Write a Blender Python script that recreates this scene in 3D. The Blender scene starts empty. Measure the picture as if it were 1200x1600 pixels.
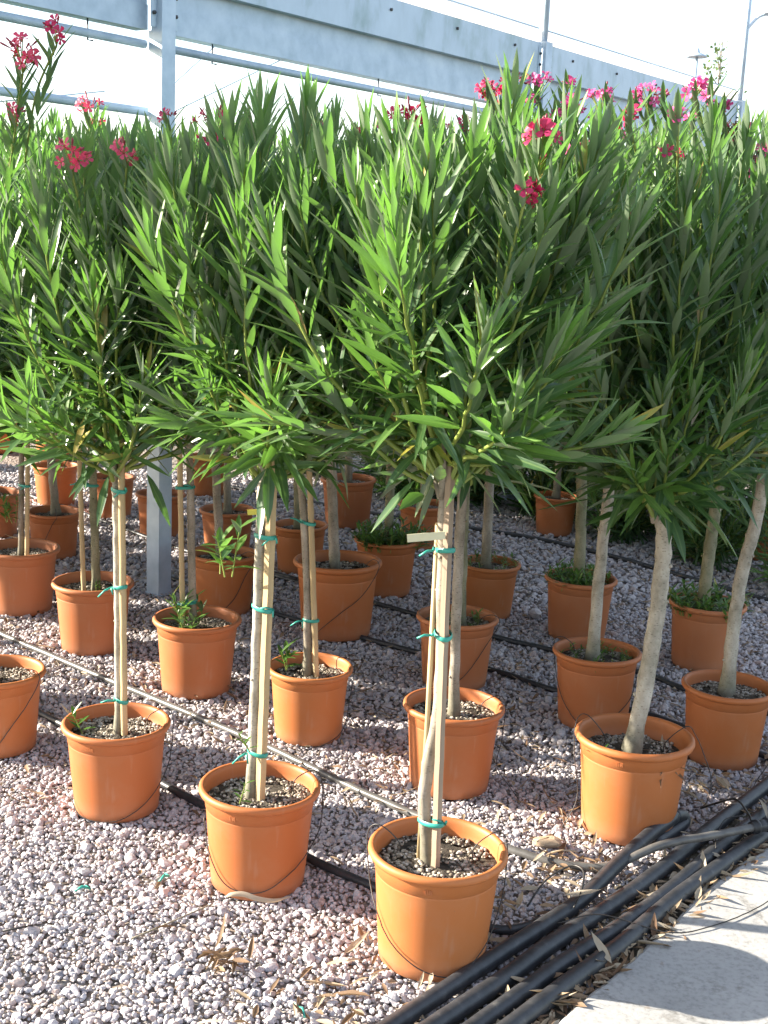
import bpy, math, random
import numpy as np
from mathutils import Vector, Matrix, noise as mnoise

# ------------------------------------------------------------------ camera, sky, sun, exposure
scene = bpy.context.scene
COL = scene.collection
R = math.radians

cam_d = bpy.data.cameras.new('camera')
cam_d.sensor_fit = 'VERTICAL'
cam_d.sensor_width = cam_d.sensor_height = 36.0
cam_d.lens = 45.0
cam_d.clip_start = 0.05
cam_d.clip_end = 2000.0
cam = bpy.data.objects.new('camera', cam_d)
COL.objects.link(cam)
CAM = Vector((0, 0, 1.7944))
_p, _r = R(12.0), R(2.5)
_F = Vector((0, math.cos(_p), -math.sin(_p)))
_U = Vector((0, math.sin(_p), math.cos(_p)))
_X = Vector((1, 0, 0))
_R2 = _X * math.cos(_r) + _U * math.sin(_r)
_U2 = _U * math.cos(_r) - _X * math.sin(_r)
m = Matrix((_R2, _U2, -_F)).transposed().to_4x4()
m.translation = CAM
cam.matrix_world = m
scene.camera = cam

SUN_EL, SUN_AZ = R(21), R(-82)          # azimuth from +Y towards +X
world = bpy.data.worlds.new('World')
scene.world = world
world.use_nodes = True
nt = world.node_tree
sky = nt.nodes.new('ShaderNodeTexSky')
sky.sky_type = 'NISHITA'
sky.sun_disc = False
sky.sun_elevation = SUN_EL
sky.sun_rotation = SUN_AZ
sky.dust_density = 1.0
veil = nt.nodes.new('ShaderNodeMix'); veil.data_type = 'RGBA'; veil.blend_type = 'ADD'
veil.inputs[0].default_value = 1.0
nt.links.new(sky.outputs[0], veil.inputs[6])
veil.inputs[7].default_value = (1.5, 1.4, 1.35, 1)      # thin even high haze over the whole sky
nt.links.new(veil.outputs[2], nt.nodes['Background'].inputs[0])
nt.nodes['Background'].inputs[1].default_value = 0.072

sd = bpy.data.lights.new('sun', 'SUN')
sd.energy = 5.0
sd.angle = R(0.53)
sd.color = (1.0, 0.91, 0.77)
sun = bpy.data.objects.new('sun', sd)
COL.objects.link(sun)
_s = Vector((math.sin(SUN_AZ) * math.cos(SUN_EL), math.cos(SUN_AZ) * math.cos(SUN_EL), math.sin(SUN_EL)))
sun.rotation_euler = _s.to_track_quat('Z', 'Y').to_euler()
sun.location = _s * 30

vs = scene.view_settings
vs.view_transform = 'Standard'
vs.look = 'None'
vs.gamma = 1.0
vs.use_curve_mapping = False
vs.exposure = 2.1
scene.render.engine = 'CYCLES'
scene.cycles.max_bounces = 4
scene.cycles.diffuse_bounces = 3
scene.cycles.glossy_bounces = 2
scene.cycles.transmission_bounces = 3
scene.cycles.use_denoising = True

rng = np.random.default_rng(7)
random.seed(7)

# ------------------------------------------------------------------ materials
def mat(name):
    m = bpy.data.materials.new(name)
    m.use_nodes = True
    t = m.node_tree
    return m, t, t.nodes['Principled BSDF'], t.nodes['Material Output']

def ramp(t, stops, fac=None):
    n = t.nodes.new('ShaderNodeValToRGB')
    e = n.color_ramp.elements
    while len(e) > 1: e.remove(e[-1])
    e[0].position, e[0].color = stops[0][0], (*stops[0][1], 1)
    for p, c in stops[1:]:
        k = e.new(p); k.color = (*c, 1)
    if fac is not None: t.links.new(fac, n.inputs[0])
    return n

def noise(t, scale, detail=4, vec=None, rough=0.5):
    n = t.nodes.new('ShaderNodeTexNoise')
    n.inputs['Scale'].default_value = scale
    n.inputs['Detail'].default_value = detail
    n.inputs['Roughness'].default_value = rough
    if vec is not None: t.links.new(vec, n.inputs['Vector'])
    return n

def texco(t, out='Object'):
    return t.nodes.new('ShaderNodeTexCoord').outputs[out]

def bump(t, height, bsdf, strength=0.3, dist=0.01):
    b = t.nodes.new('ShaderNodeBump')
    b.inputs['Strength'].default_value = strength
    b.inputs['Distance'].default_value = dist
    t.links.new(height, b.inputs['Height'])
    t.links.new(b.outputs[0], bsdf.inputs['Normal'])
    return b

def mixc(t, a, b, fac, mode='MIX'):
    n = t.nodes.new('ShaderNodeMix'); n.data_type = 'RGBA'; n.blend_type = mode
    for i, v in ((6, a), (7, b)):
        if isinstance(v, tuple): n.inputs[i].default_value = (*v, 1)
        else: t.links.new(v, n.inputs[i])
    if isinstance(fac, (int, float)): n.inputs[0].default_value = fac
    else: t.links.new(fac, n.inputs[0])
    return n.outputs[2]

def attr(t, name, out='Fac'):
    n = t.nodes.new('ShaderNodeAttribute'); n.attribute_name = name
    return n.outputs[out]

def simple(name, stops, scale=20, rough=0.6, bs=0.0, bd=0.005, metallic=0, spec=0.5, stretch=None):
    m, t, b, o = mat(name)
    v = texco(t)
    if stretch:
        mp = t.nodes.new('ShaderNodeMapping'); mp.inputs['Scale'].default_value = stretch
        t.links.new(v, mp.inputs[0]); v = mp.outputs[0]
    n = noise(t, scale, 5, v, .6)
    r = ramp(t, stops, n.outputs[0])
    t.links.new(r.outputs[0], b.inputs['Base Color'])
    b.inputs['Roughness'].default_value = rough
    b.inputs['Metallic'].default_value = metallic
    b.inputs['Specular IOR Level'].default_value = spec
    if bs: bump(t, n.outputs[0], b, bs, bd)
    return m

def make_leaf_material(name, mature, young, under, glow, tfac=.36):
    m, t, b, o = mat(name)
    tint = attr(t, 'tint'); u = attr(t, 'across')
    base = ramp(t, [(0, mature), (.85, young), (.93, young), (.96, (.42, .33, .06)), (1, (.30, .20, .07))], tint).outputs[0]
    # pale midrib
    ab = t.nodes.new('ShaderNodeMath'); ab.operation = 'ABSOLUTE'; t.links.new(u, ab.inputs[0])
    rib = ramp(t, [(0.0, (1, 1, 1)), (0.13, (.5, .5, .5)), (0.2, (0, 0, 0))], ab.outputs[0])
    mm = t.nodes.new('ShaderNodeMath'); mm.operation = 'MULTIPLY'; mm.inputs[1].default_value = .55
    t.links.new(rib.outputs[0], mm.inputs[0])
    n = noise(t, 14, 3, texco(t))
    var = ramp(t, [(.3, (.75, .78, .75)), (.7, (1.2, 1.15, 1.1))], n.outputs[0])
    base = mixc(t, base, var.outputs[0], 1.0, 'MULTIPLY')
    base = mixc(t, base, (.19, .29, .10), mm.outputs[0])
    g = t.nodes.new('ShaderNodeNewGeometry')
    col = mixc(t, base, under, g.outputs['Backfacing'])
    t.links.new(col, b.inputs['Base Color'])
    b.inputs['Roughness'].default_value = .34
    b.inputs['Specular IOR Level'].default_value = .62
    tr = t.nodes.new('ShaderNodeBsdfTranslucent')
    gl = mixc(t, glow, tuple(min(1, c * 1.7) for c in glow), tint)
    t.links.new(gl, tr.inputs[0])
    ms = t.nodes.new('ShaderNodeMixShader'); ms.inputs[0].default_value = tfac
    t.links.new(b.outputs[0], ms.inputs[1]); t.links.new(tr.outputs[0], ms.inputs[2])
    t.links.new(ms.outputs[0], o.inputs['Surface'])
    return m

M = {}
M['leaf'] = make_leaf_material('oleander_leaf', (.039, .092, .046), (.125, .24, .05), (.15, .195, .13), (.105, .24, .032))
M['weed'] = make_leaf_material('weed_leaf', (0.047, 0.117, 0.023), (0.094, 0.203, 0.031), (0.094, 0.156, 0.055), (0.094, 0.203, 0.023))
M['far_leaf'] = make_leaf_material('far_leaf', (0.078, 0.133, 0.047), (0.125, 0.187, 0.070), (0.156, 0.203, 0.109), (0.125, 0.203, 0.047))
M['stem'] = simple('green_stem', [(.3, (0.136, 0.192, 0.031)), (.7, (0.211, 0.267, 0.056))], 8, .45)
M['bark'] = simple('grey_bark', [(.25, (0.132, 0.108, 0.085)), (.5, (0.274, 0.241, 0.197)), (.75, (0.405, 0.370, 0.320))], 22, .85, .6, .006, stretch=(1, 1, .35))
M['bark_pale'] = simple('pale_bark', [(.25, (0.203, 0.179, 0.143)), (.5, (0.365, 0.338, 0.288)), (.75, (0.486, 0.463, 0.405))], 26, .85, .5, .005, stretch=(1, 1, .5))
M['bark_green'] = simple('mossy_bark', [(.25, (0.101, 0.103, 0.058)), (.5, (0.213, 0.206, 0.128)), (.75, (0.304, 0.278, 0.203))], 24, .85, .5, .005, stretch=(1, 1, .5))
def lenticels(m):
    t = m.node_tree; b = t.nodes['Principled BSDF']; src = b.inputs['Base Color'].links[0].from_socket
    mp = t.nodes.new('ShaderNodeMapping'); mp.inputs['Scale'].default_value = (1, 1, 2.6); t.links.new(texco(t), mp.inputs[0])
    vo = t.nodes.new('ShaderNodeTexVoronoi'); vo.inputs['Scale'].default_value = 62; t.links.new(mp.outputs[0], vo.inputs['Vector'])
    r = ramp(t, [(.10, (.35, .30, .25)), (.28, (1, 1, 1))], vo.outputs['Distance'])
    n = noise(t, 5, 6, texco(t), .7); r2 = ramp(t, [(.38, (.55, .56, .48)), (.56, (1.05, 1.03, 1))], n.outputs[0])
    c = mixc(t, mixc(t, src, r.outputs[0], .75, 'MULTIPLY'), r2.outputs[0], 1.0, 'MULTIPLY')
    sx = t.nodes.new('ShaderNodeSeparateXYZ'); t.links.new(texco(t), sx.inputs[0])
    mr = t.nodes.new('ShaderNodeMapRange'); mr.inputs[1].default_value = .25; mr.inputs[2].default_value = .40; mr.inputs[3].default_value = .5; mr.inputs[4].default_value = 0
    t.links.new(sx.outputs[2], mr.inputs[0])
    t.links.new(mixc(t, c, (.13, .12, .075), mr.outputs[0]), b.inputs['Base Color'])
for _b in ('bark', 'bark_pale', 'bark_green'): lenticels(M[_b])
M['stake'] = simple('wooden_stake', [(.3, (0.333, 0.240, 0.120)), (.6, (0.481, 0.370, 0.204)), (.8, (0.555, 0.444, 0.269))], 16, .55, .25, .003, stretch=(1, 1, .08))
M['stake_grey'] = simple('weathered_stake', [(.3, (0.204, 0.147, 0.101)), (.6, (0.333, 0.259, 0.185)), (.8, (0.444, 0.370, 0.278))], 20, .75, .4, .003, stretch=(1, 1, .06))
M['tie'] = simple('teal_plastic', [(.3, (0.022, 0.244, 0.192)), (.7, (0.044, 0.333, 0.266))], 30, .4)
M['tag_yellow'] = simple('yellow_tag', [(.3, (0.533, 0.444, 0.044)), (.7, (0.592, 0.518, 0.089))], 10, .5)
M['tag_cream'] = simple('cream_tag', [(.3, (0.548, 0.518, 0.340)), (.7, (0.592, 0.570, 0.429))], 10, .5)
M['pipe_black'] = simple('black_pipe', [(.3, (0.016, 0.018, 0.021)), (.6, (0.037, 0.039, 0.044)), (.8, (0.096, 0.095, 0.092))], 30, .45, .12, .002)
M['pipe_grey'] = simple('grey_pipe', [(.3, (0.067, 0.065, 0.063)), (.7, (0.126, 0.122, 0.115))], 24, .36, .1, .002)
M['tube'] = simple('drip_tubing', [(.3, (0.011, 0.010, 0.010)), (.7, (0.037, 0.033, 0.030))], 40, .45)
M['steel'] = simple('galvanised_steel', [(.3, (0.357, 0.460, 0.568)), (.5, (0.438, 0.546, 0.660)), (.7, (0.517, 0.620, 0.729))], 9, .5, .05, .002, metallic=.2)
M['steel_stain'] = simple('stained_steel', [(.3, (0.278, 0.384, 0.416)), (.5, (0.438, 0.546, 0.647)), (.7, (0.497, 0.610, 0.718))], 5, .5, .05, .002, metallic=.15, stretch=(1, 1, .5))
M['bolt'] = simple('dark_bolt', [(.3, (0.037, 0.037, 0.041)), (.7, (0.089, 0.089, 0.096))], 30, .5, metallic=.6)
M['petal_coral'] = simple('coral_petal', [(.3, (.55, .05, .13)), (.7, (.70, .11, .20))], 30, .5)
M['petal_crimson'] = simple('crimson_petal', [(.3, (.42, .015, .08)), (.7, (.60, .05, .17))], 30, .5)
M['petal_pink'] = simple('pink_petal', [(.3, (0.612, 0.043, 0.221)), (.7, (0.731, 0.119, 0.340))], 30, .5)
M['bud'] = simple('flower_bud', [(.3, (0.187, 0.017, 0.034)), (.7, (0.340, 0.043, 0.068))], 30, .5)
M['stone'] = simple('ochre_stone', [(.3, (0.323, 0.230, 0.153)), (.7, (0.442, 0.340, 0.238))], 30, .85, .4, .01)

def petal_translucent(m, col):
    t = m.node_tree; b = t.nodes['Principled BSDF']; o = t.nodes['Material Output']
    tr = t.nodes.new('ShaderNodeBsdfTranslucent'); tr.inputs[0].default_value = (*col, 1)
    ms = t.nodes.new('ShaderNodeMixShader'); ms.inputs[0].default_value = .4
    t.links.new(b.outputs[0], ms.inputs[1]); t.links.new(tr.outputs[0], ms.inputs[2])
    t.links.new(ms.outputs[0], o.inputs['Surface'])
petal_translucent(M['petal_coral'], (.8, .05, .12))
petal_translucent(M['petal_crimson'], (.6, .012, .08))
petal_translucent(M['petal_pink'], (.85, .1, .35))

# terracotta plastic pots
def pot_material():
    m, t, b, o = mat('terracotta_plastic')
    oi = t.nodes.new('ShaderNodeObjectInfo')
    r = ramp(t, [(0, (0.354, 0.101, 0.030)), (.3, (0.438, 0.149, 0.043)), (.6, (0.396, 0.122, 0.036)), (1, (0.421, 0.152, 0.061))], oi.outputs['Random'])
    v = texco(t)
    n = noise(t, 9, 6, v, .65)
    dust = ramp(t, [(.48, (0, 0, 0)), (.75, (1, 1, 1))], n.outputs[0])
    mu = t.nodes.new('ShaderNodeMath'); mu.operation = 'MULTIPLY'; mu.inputs[1].default_value = .2
    t.links.new(dust.outputs[0], mu.inputs[0])
    c = mixc(t, r.outputs[0], (.42, .22, .13), mu.outputs[0])
    # splashed dirt near the foot
    sx = t.nodes.new('ShaderNodeSeparateXYZ'); t.links.new(v, sx.inputs[0])
    mr = t.nodes.new('ShaderNodeMapRange'); mr.inputs[1].default_value = .0; mr.inputs[2].default_value = .07
    mr.inputs[3].default_value = .6; mr.inputs[4].default_value = 0
    t.links.new(sx.outputs[2], mr.inputs[0])
    n2 = noise(t, 35, 5, v, .7)
    m2 = t.nodes.new('ShaderNodeMath'); m2.operation = 'MULTIPLY'
    t.links.new(mr.outputs[0], m2.inputs[0]); t.links.new(n2.outputs[0], m2.inputs[1])
    c = mixc(t, c, (.33, .22, .16), m2.outputs[0])
    t.links.new(c, b.inputs['Base Color'])
    # lime runs and scuffs
    mp = t.nodes.new('ShaderNodeMapping'); mp.inputs['Scale'].default_value = (1, 1, .12); t.links.new(v, mp.inputs[0])
    n3 = noise(t, 42, 4, mp.outputs[0], .6); r3 = ramp(t, [(.62, (0, 0, 0)), (.78, (.18, .18, .18))], n3.outputs[0])
    c = mixc(t, c, (.45, .32, .24), r3.outputs[0])
    n4 = noise(t, 120, 3, v, .5); r4 = ramp(t, [(.70, (0, 0, 0)), (.76, (.6, .6, .6))], n4.outputs[0])
    c = mixc(t, c, (.22, .13, .09), r4.outputs[0])
    t.links.new(c, b.inputs['Base Color'])
    b.inputs['Roughness'].default_value = .55
    b.inputs['Specular IOR Level'].default_value = .4
    bump(t, n2.outputs[0], b, .06, .003)
    return m
M['pot'] = pot_material()

def random_material(name, stops, rough, fine=60):
    m, t, b, o = mat(name)
    oi = t.nodes.new('ShaderNodeObjectInfo')
    r = ramp(t, stops, oi.outputs['Random'])
    n = noise(t, fine, 4, texco(t), .6)
    v = ramp(t, [(.3, (.72, .72, .74)), (.7, (1.15, 1.13, 1.1))], n.outputs[0])
    t.links.new(mixc(t, r.outputs[0], v.outputs[0], 1.0, 'MULTIPLY'), b.inputs['Base Color'])
    b.inputs['Roughness'].default_value = rough
    return m
M['pebble'] = random_material('pebble', [(0, (0.262, 0.254, 0.277)), (.15, (0.400, 0.388, 0.415)), (.35, (0.508, 0.477, 0.492)), (.5, (0.538, 0.477, 0.470)),
    (.62, (0.384, 0.381, 0.415)), (.78, (0.568, 0.545, 0.561)), (.9, (0.445, 0.358, 0.331)), (1, (0.323, 0.291, 0.292))], .8, 3.0)

def chip_material():
    m, t, b, o = mat('soil_chips')
    k = attr(t, 'tint')
    r = ramp(t, [(0, (0.064, 0.049, 0.037)), (.3, (0.180, 0.149, 0.110)), (.6, (0.324, 0.278, 0.220)), (.85, (0.432, 0.388, 0.329)), (1, (0.522, 0.486, 0.439))], k)
    t.links.new(r.outputs[0], b.inputs['Base Color'])
    b.inputs['Roughness'].default_value = .9
    return m
M['chips'] = chip_material()
M['soil'] = simple('potting_soil', [(.3, (.025, .02, .014)), (.6, (.07, .055, .038)), (.8, (.14, .12, .085))], 60, .95, .8, .01)

def dry_material():
    m, t, b, o = mat('dry_leaf')
    k = attr(t, 'tint')
    r = ramp(t, [(0, (0.125, 0.066, 0.035)), (.35, (0.234, 0.156, 0.094)), (.7, (0.359, 0.281, 0.187)), (1, (0.437, 0.374, 0.281))], k)
    t.links.new(r.outputs[0], b.inputs['Base Color'])
    b.inputs['Roughness'].default_value = .75
    tr = t.nodes.new('ShaderNodeBsdfTranslucent'); tr.inputs[0].default_value = (.4, .28, .15, 1)
    ms = t.nodes.new('ShaderNodeMixShader'); ms.inputs[0].default_value = .2
    t.links.new(b.outputs[0], ms.inputs[1]); t.links.new(tr.outputs[0], ms.inputs[2])
    t.links.new(ms.outputs[0], o.inputs['Surface'])
    return m
M['dry'] = dry_material()

def ground_material():
    m, t, b, o = mat('gravel_ground')
    v = texco(t)
    vo = t.nodes.new('ShaderNodeTexVoronoi'); vo.inputs['Scale'].default_value = 48
    t.links.new(v, vo.inputs['Vector'])
    sp = t.nodes.new('ShaderNodeSeparateColor'); t.links.new(vo.outputs['Color'], sp.inputs[0])
    r = ramp(t, [(0, (0.195, 0.179, 0.172)), (.3, (0.319, 0.289, 0.269)), (.6, (0.416, 0.365, 0.326)), (.8, (0.319, 0.255, 0.221)), (1, (0.486, 0.443, 0.408))], sp.outputs[0])
    dk = ramp(t, [(.25, (1, 1, 1)), (.62, (.45, .41, .37))], vo.outputs['Distance'])
    c = mixc(t, r.outputs[0], dk.outputs[0], 1.0, 'MULTIPLY')
    t.links.new(c, b.inputs['Base Color'])
    b.inputs['Roughness'].default_value = .9
    inv = t.nodes.new('ShaderNodeMath'); inv.operation = 'SUBTRACT'; inv.inputs[0].default_value = 1
    t.links.new(vo.outputs['Distance'], inv.inputs[1])
    bump(t, inv.outputs[0], b, .9, .012)
    return m
M['ground'] = ground_material()
M['dirt'] = simple('dirt', [(.3, (.05, .042, .03)), (.55, (.12, .10, .07)), (.75, (.20, .17, .12))], 30, .95, .9, .02)

def concrete_material():
    m, t, b, o = mat('concrete')
    v = texco(t)
    n1 = noise(t, 2.2, 5, v, .6); n2 = noise(t, 70, 5, v, .7); n3 = noise(t, 9, 6, v, .75)
    c = ramp(t, [(.3, (0.288, 0.288, 0.281)), (.55, (0.360, 0.356, 0.346)), (.75, (0.418, 0.410, 0.396))], n1.outputs[0]).outputs[0]
    g = ramp(t, [(.32, (.72, .72, .72)), (.5, (1, 1, 1)), (.75, (1.12, 1.12, 1.12))], n2.outputs[0]).outputs[0]
    c = mixc(t, c, g, 1.0, 'MULTIPLY')
    st = ramp(t, [(.30, (.62, .6, .57)), (.42, (1, 1, 1))], n3.outputs[0]).outputs[0]
    c = mixc(t, c, st, 1.0, 'MULTIPLY')
    vo = t.nodes.new('ShaderNodeTexVoronoi'); vo.feature = 'DISTANCE_TO_EDGE'; vo.inputs['Scale'].default_value = 1.1
    wv = noise(t, 5, 5, v, .7); t.links.new(mixc(t, v, wv.outputs['Color'], .12), vo.inputs['Vector'])
    c = mixc(t, c, ramp(t, [(.0, (.45, .44, .42)), (.006, (1, 1, 1))], vo.outputs['Distance']).outputs[0], .7, 'MULTIPLY')
    n5 = noise(t, 26, 3, v, .5); c = mixc(t, c, (.20, .15, .11), ramp(t, [(.70, (0, 0, 0)), (.76, (.55, .55, .55))], n5.outputs[0]).outputs[0])
    t.links.new(c, b.inputs['Base Color'])
    b.inputs['Roughness'].default_value = .85
    bump(t, n2.outputs[0], b, .35, .004)
    return m
M['concrete'] = concrete_material()

def plastic_sheet():
    m, t, b, o = mat('milky_sheet')
    b.inputs['Base Color'].default_value = (.78, .76, .74, 1)
    b.inputs['Roughness'].default_value = .5
    n = noise(t, 6, 4, texco(t)); r = ramp(t, [(.3, (.70, .67, .64)), (.7, (.8, .78, .76))], n.outputs[0])
    t.links.new(r.outputs[0], b.inputs['Base Color'])
    tr = t.nodes.new('ShaderNodeBsdfTranslucent'); tr.inputs[0].default_value = (.85, .82, .80, 1)
    ms = t.nodes.new('ShaderNodeMixShader'); ms.inputs[0].default_value = .6
    t.links.new(b.outputs[0], ms.inputs[1]); t.links.new(tr.outputs[0], ms.inputs[2])
    t.links.new(ms.outputs[0], o.inputs['Surface'])
    return m
M['sheet'] = plastic_sheet()

# ------------------------------------------------------------------ mesh helpers
class MB:
    def __init__(s): s.v = []; s.f = []; s.sm = []
    def add(s, vs, fs, smooth=True):
        o = len(s.v); s.v += [tuple(p) for p in vs]
        s.f += [tuple(i + o for i in f) for f in fs]; s.sm += [smooth] * len(fs)
    def box(s, c, half, mtx=None):
        mtx = mtx or Matrix.Identity(3); c = Vector(c)
        vs = [c + mtx @ Vector((sx * half[0], sy * half[1], sz * half[2])) for sz in (-1, 1) for sy in (-1, 1) for sx in (-1, 1)]
        s.add(vs, [(0, 2, 3, 1), (4, 5, 7, 6), (0, 1, 5, 4), (2, 6, 7, 3), (0, 4, 6, 2), (1, 3, 7, 5)], False)
    def tube(s, pts, rad, seg=8, cap=True):
        pts = [Vector(p) for p in pts]; n = len(pts)
        if not hasattr(rad, '__len__'): rad = [rad] * n
        vs = []; fs = []; ref = None
        for i, p in enumerate(pts):
            t = (pts[min(i + 1, n - 1)] - pts[max(i - 1, 0)]).normalized()
            if ref is None: ref = Vector((1, 0, 0)) if abs(t.x) < .8 else Vector((0, 1, 0))
            a = (ref - t * ref.dot(t)).normalized(); ref = a; b = t.cross(a)
            for k in range(seg):
                q = 2 * math.pi * k / seg
                vs.append(p + (a * math.cos(q) + b * math.sin(q)) * rad[i])
        for i in range(n - 1):
            for k in range(seg):
                k2 = (k + 1) % seg
                fs.append((i * seg + k, i * seg + k2, (i + 1) * seg + k2, (i + 1) * seg + k))
        if cap:
            fs.append(tuple(range(seg))[::-1]); fs.append(tuple((n - 1) * seg + k for k in range(seg)))
        s.add(vs, fs)
    def lathe(s, prof, seg=40, c=(0, 0, 0)):
        vs = []; fs = []
        for r_, z in prof:
            for k in range(seg):
                q = 2 * math.pi * k / seg
                vs.append((c[0] + r_ * math.cos(q), c[1] + r_ * math.sin(q), c[2] + z))
        for i in range(len(prof) - 1):
            for k in range(seg):
                k2 = (k + 1) % seg
                fs.append((i * seg + k, i * seg + k2, (i + 1) * seg + k2, (i + 1) * seg + k))
        s.add(vs, fs)
    def mesh(s, name, material):
        me = bpy.data.meshes.new(name)
        me.from_pydata([tuple(p) for p in s.v], [], s.f)
        me.polygons.foreach_set('use_smooth', s.sm)
        me.materials.append(material); me.update()
        return me

def link(name, data, parent=None, loc=(0, 0, 0), kind=None):
    o = bpy.data.objects.new(name, data)
    COL.objects.link(o)
    o.location = loc
    if parent is not None: o.parent = parent
    if kind: o['kind'] = kind
    return o

def tag(o, label, cat, group=None):
    o['label'] = label; o['category'] = cat
    if group: o['group'] = group
    return o

def smooth_path(pts, n=8):
    pts = [Vector(p) for p in pts]
    P = [pts[0] * 2 - pts[1]] + pts + [pts[-1] * 2 - pts[-2]]
    out = []
    for i in range(1, len(P) - 2):
        a, b, c, d = P[i - 1:i + 3]
        for k in range(n):
            t = k / n
            out.append(.5 * ((2 * b) + (c - a) * t + (2 * a - 5 * b + 4 * c - d) * t * t + (3 * b - a - 3 * c + d) * t ** 3))
    out.append(pts[-1])
    return out

# leaves: rows along s, across u
LS = np.array([0, .14, .14, .14, .42, .42, .42, .74, .74, .74, 1.0])
LU = np.array([0, -1, 0, 1, -1, 0, 1, -1, 0, 1, 0], float)
LP = np.array([0, .55, .55, .55, 1, 1, 1, .68, .68, .68, 0])
LF = [(0, 2, 1), (0, 3, 2), (1, 2, 5, 4), (2, 3, 6, 5), (4, 5, 8, 7), (5, 6, 9, 8), (7, 8, 10), (8, 9, 10)]

def leaf_mesh(name, material, p, d, nrm, L, W, curl, tint, fold=.16, extra=None):
    """arrays of leaves -> one mesh (extra: MB joined in front, tint .5)"""
    k = len(L)
    d = d / np.linalg.norm(d, axis=1)[:, None]
    nrm = nrm - d * np.sum(nrm * d, axis=1)[:, None]
    nrm = nrm / (np.linalg.norm(nrm, axis=1)[:, None] + 1e-9)
    side = np.cross(d, nrm)
    s = LS[None, :, None]; u = LU[None, :, None]; w = (LP * LU)[None, :, None]
    V = (p[:, None, :] + d[:, None, :] * (L[:, None, None] * s) + side[:, None, :] * (w * W[:, None, None] * .5)
         + nrm[:, None, :] * (np.abs(w) * W[:, None, None] * fold - curl[:, None, None] * L[:, None, None] * s * s))
    V = V.reshape(-1, 3)
    nv = len(V); base = (np.arange(k) * 11)
    tri = [f for f in LF if len(f) == 3]; quad = [f for f in LF if len(f) == 4]
    loops = []; sizes = []
    T = (base[:, None, None] + np.array(tri)[None]).reshape(-1)
    Q = (base[:, None, None] + np.array(quad)[None]).reshape(-1)
    loops = np.concatenate([T, Q]).astype(np.int32)
    sizes = np.concatenate([np.full(k * len(tri), 3), np.full(k * len(quad), 4)]).astype(np.int32)
    me = bpy.data.meshes.new(name)
    me.vertices.add(nv); me.vertices.foreach_set('co', V.astype(np.float32).ravel())
    me.loops.add(len(loops)); me.loops.foreach_set('vertex_index', loops)
    me.polygons.add(len(sizes))
    st = np.concatenate([[0], np.cumsum(sizes)[:-1]]).astype(np.int32)
    me.polygons.foreach_set('loop_start', st)
    me.update(calc_edges=True)
    me.polygons.foreach_set('use_smooth', np.ones(len(sizes), bool))
    a = me.attributes.new('tint', 'FLOAT', 'POINT'); a.data.foreach_set('value', np.repeat(tint, 11).astype(np.float32))
    a = me.attributes.new('across', 'FLOAT', 'POINT'); a.data.foreach_set('value', np.tile(LU, k).astype(np.float32))
    me.materials.append(material)
    return me

# single-leaf meshes shared by the leaves that are parts of their own (unit length, unit width)
LEAF_VAR = []
for ci, c in enumerate((-.06, .0, .06, .13, .22)):
    for ti in (.05, .3, .6, .88, .98):
        LEAF_VAR.append((c, ti, leaf_mesh('leaf', M['leaf'], np.zeros((1, 3)), np.array([[0, 1., 0]]), np.array([[0, 0, 1.]]),
                                          np.ones(1), np.ones(1) * .17, np.array([c]), np.array([ti]))))

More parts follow.
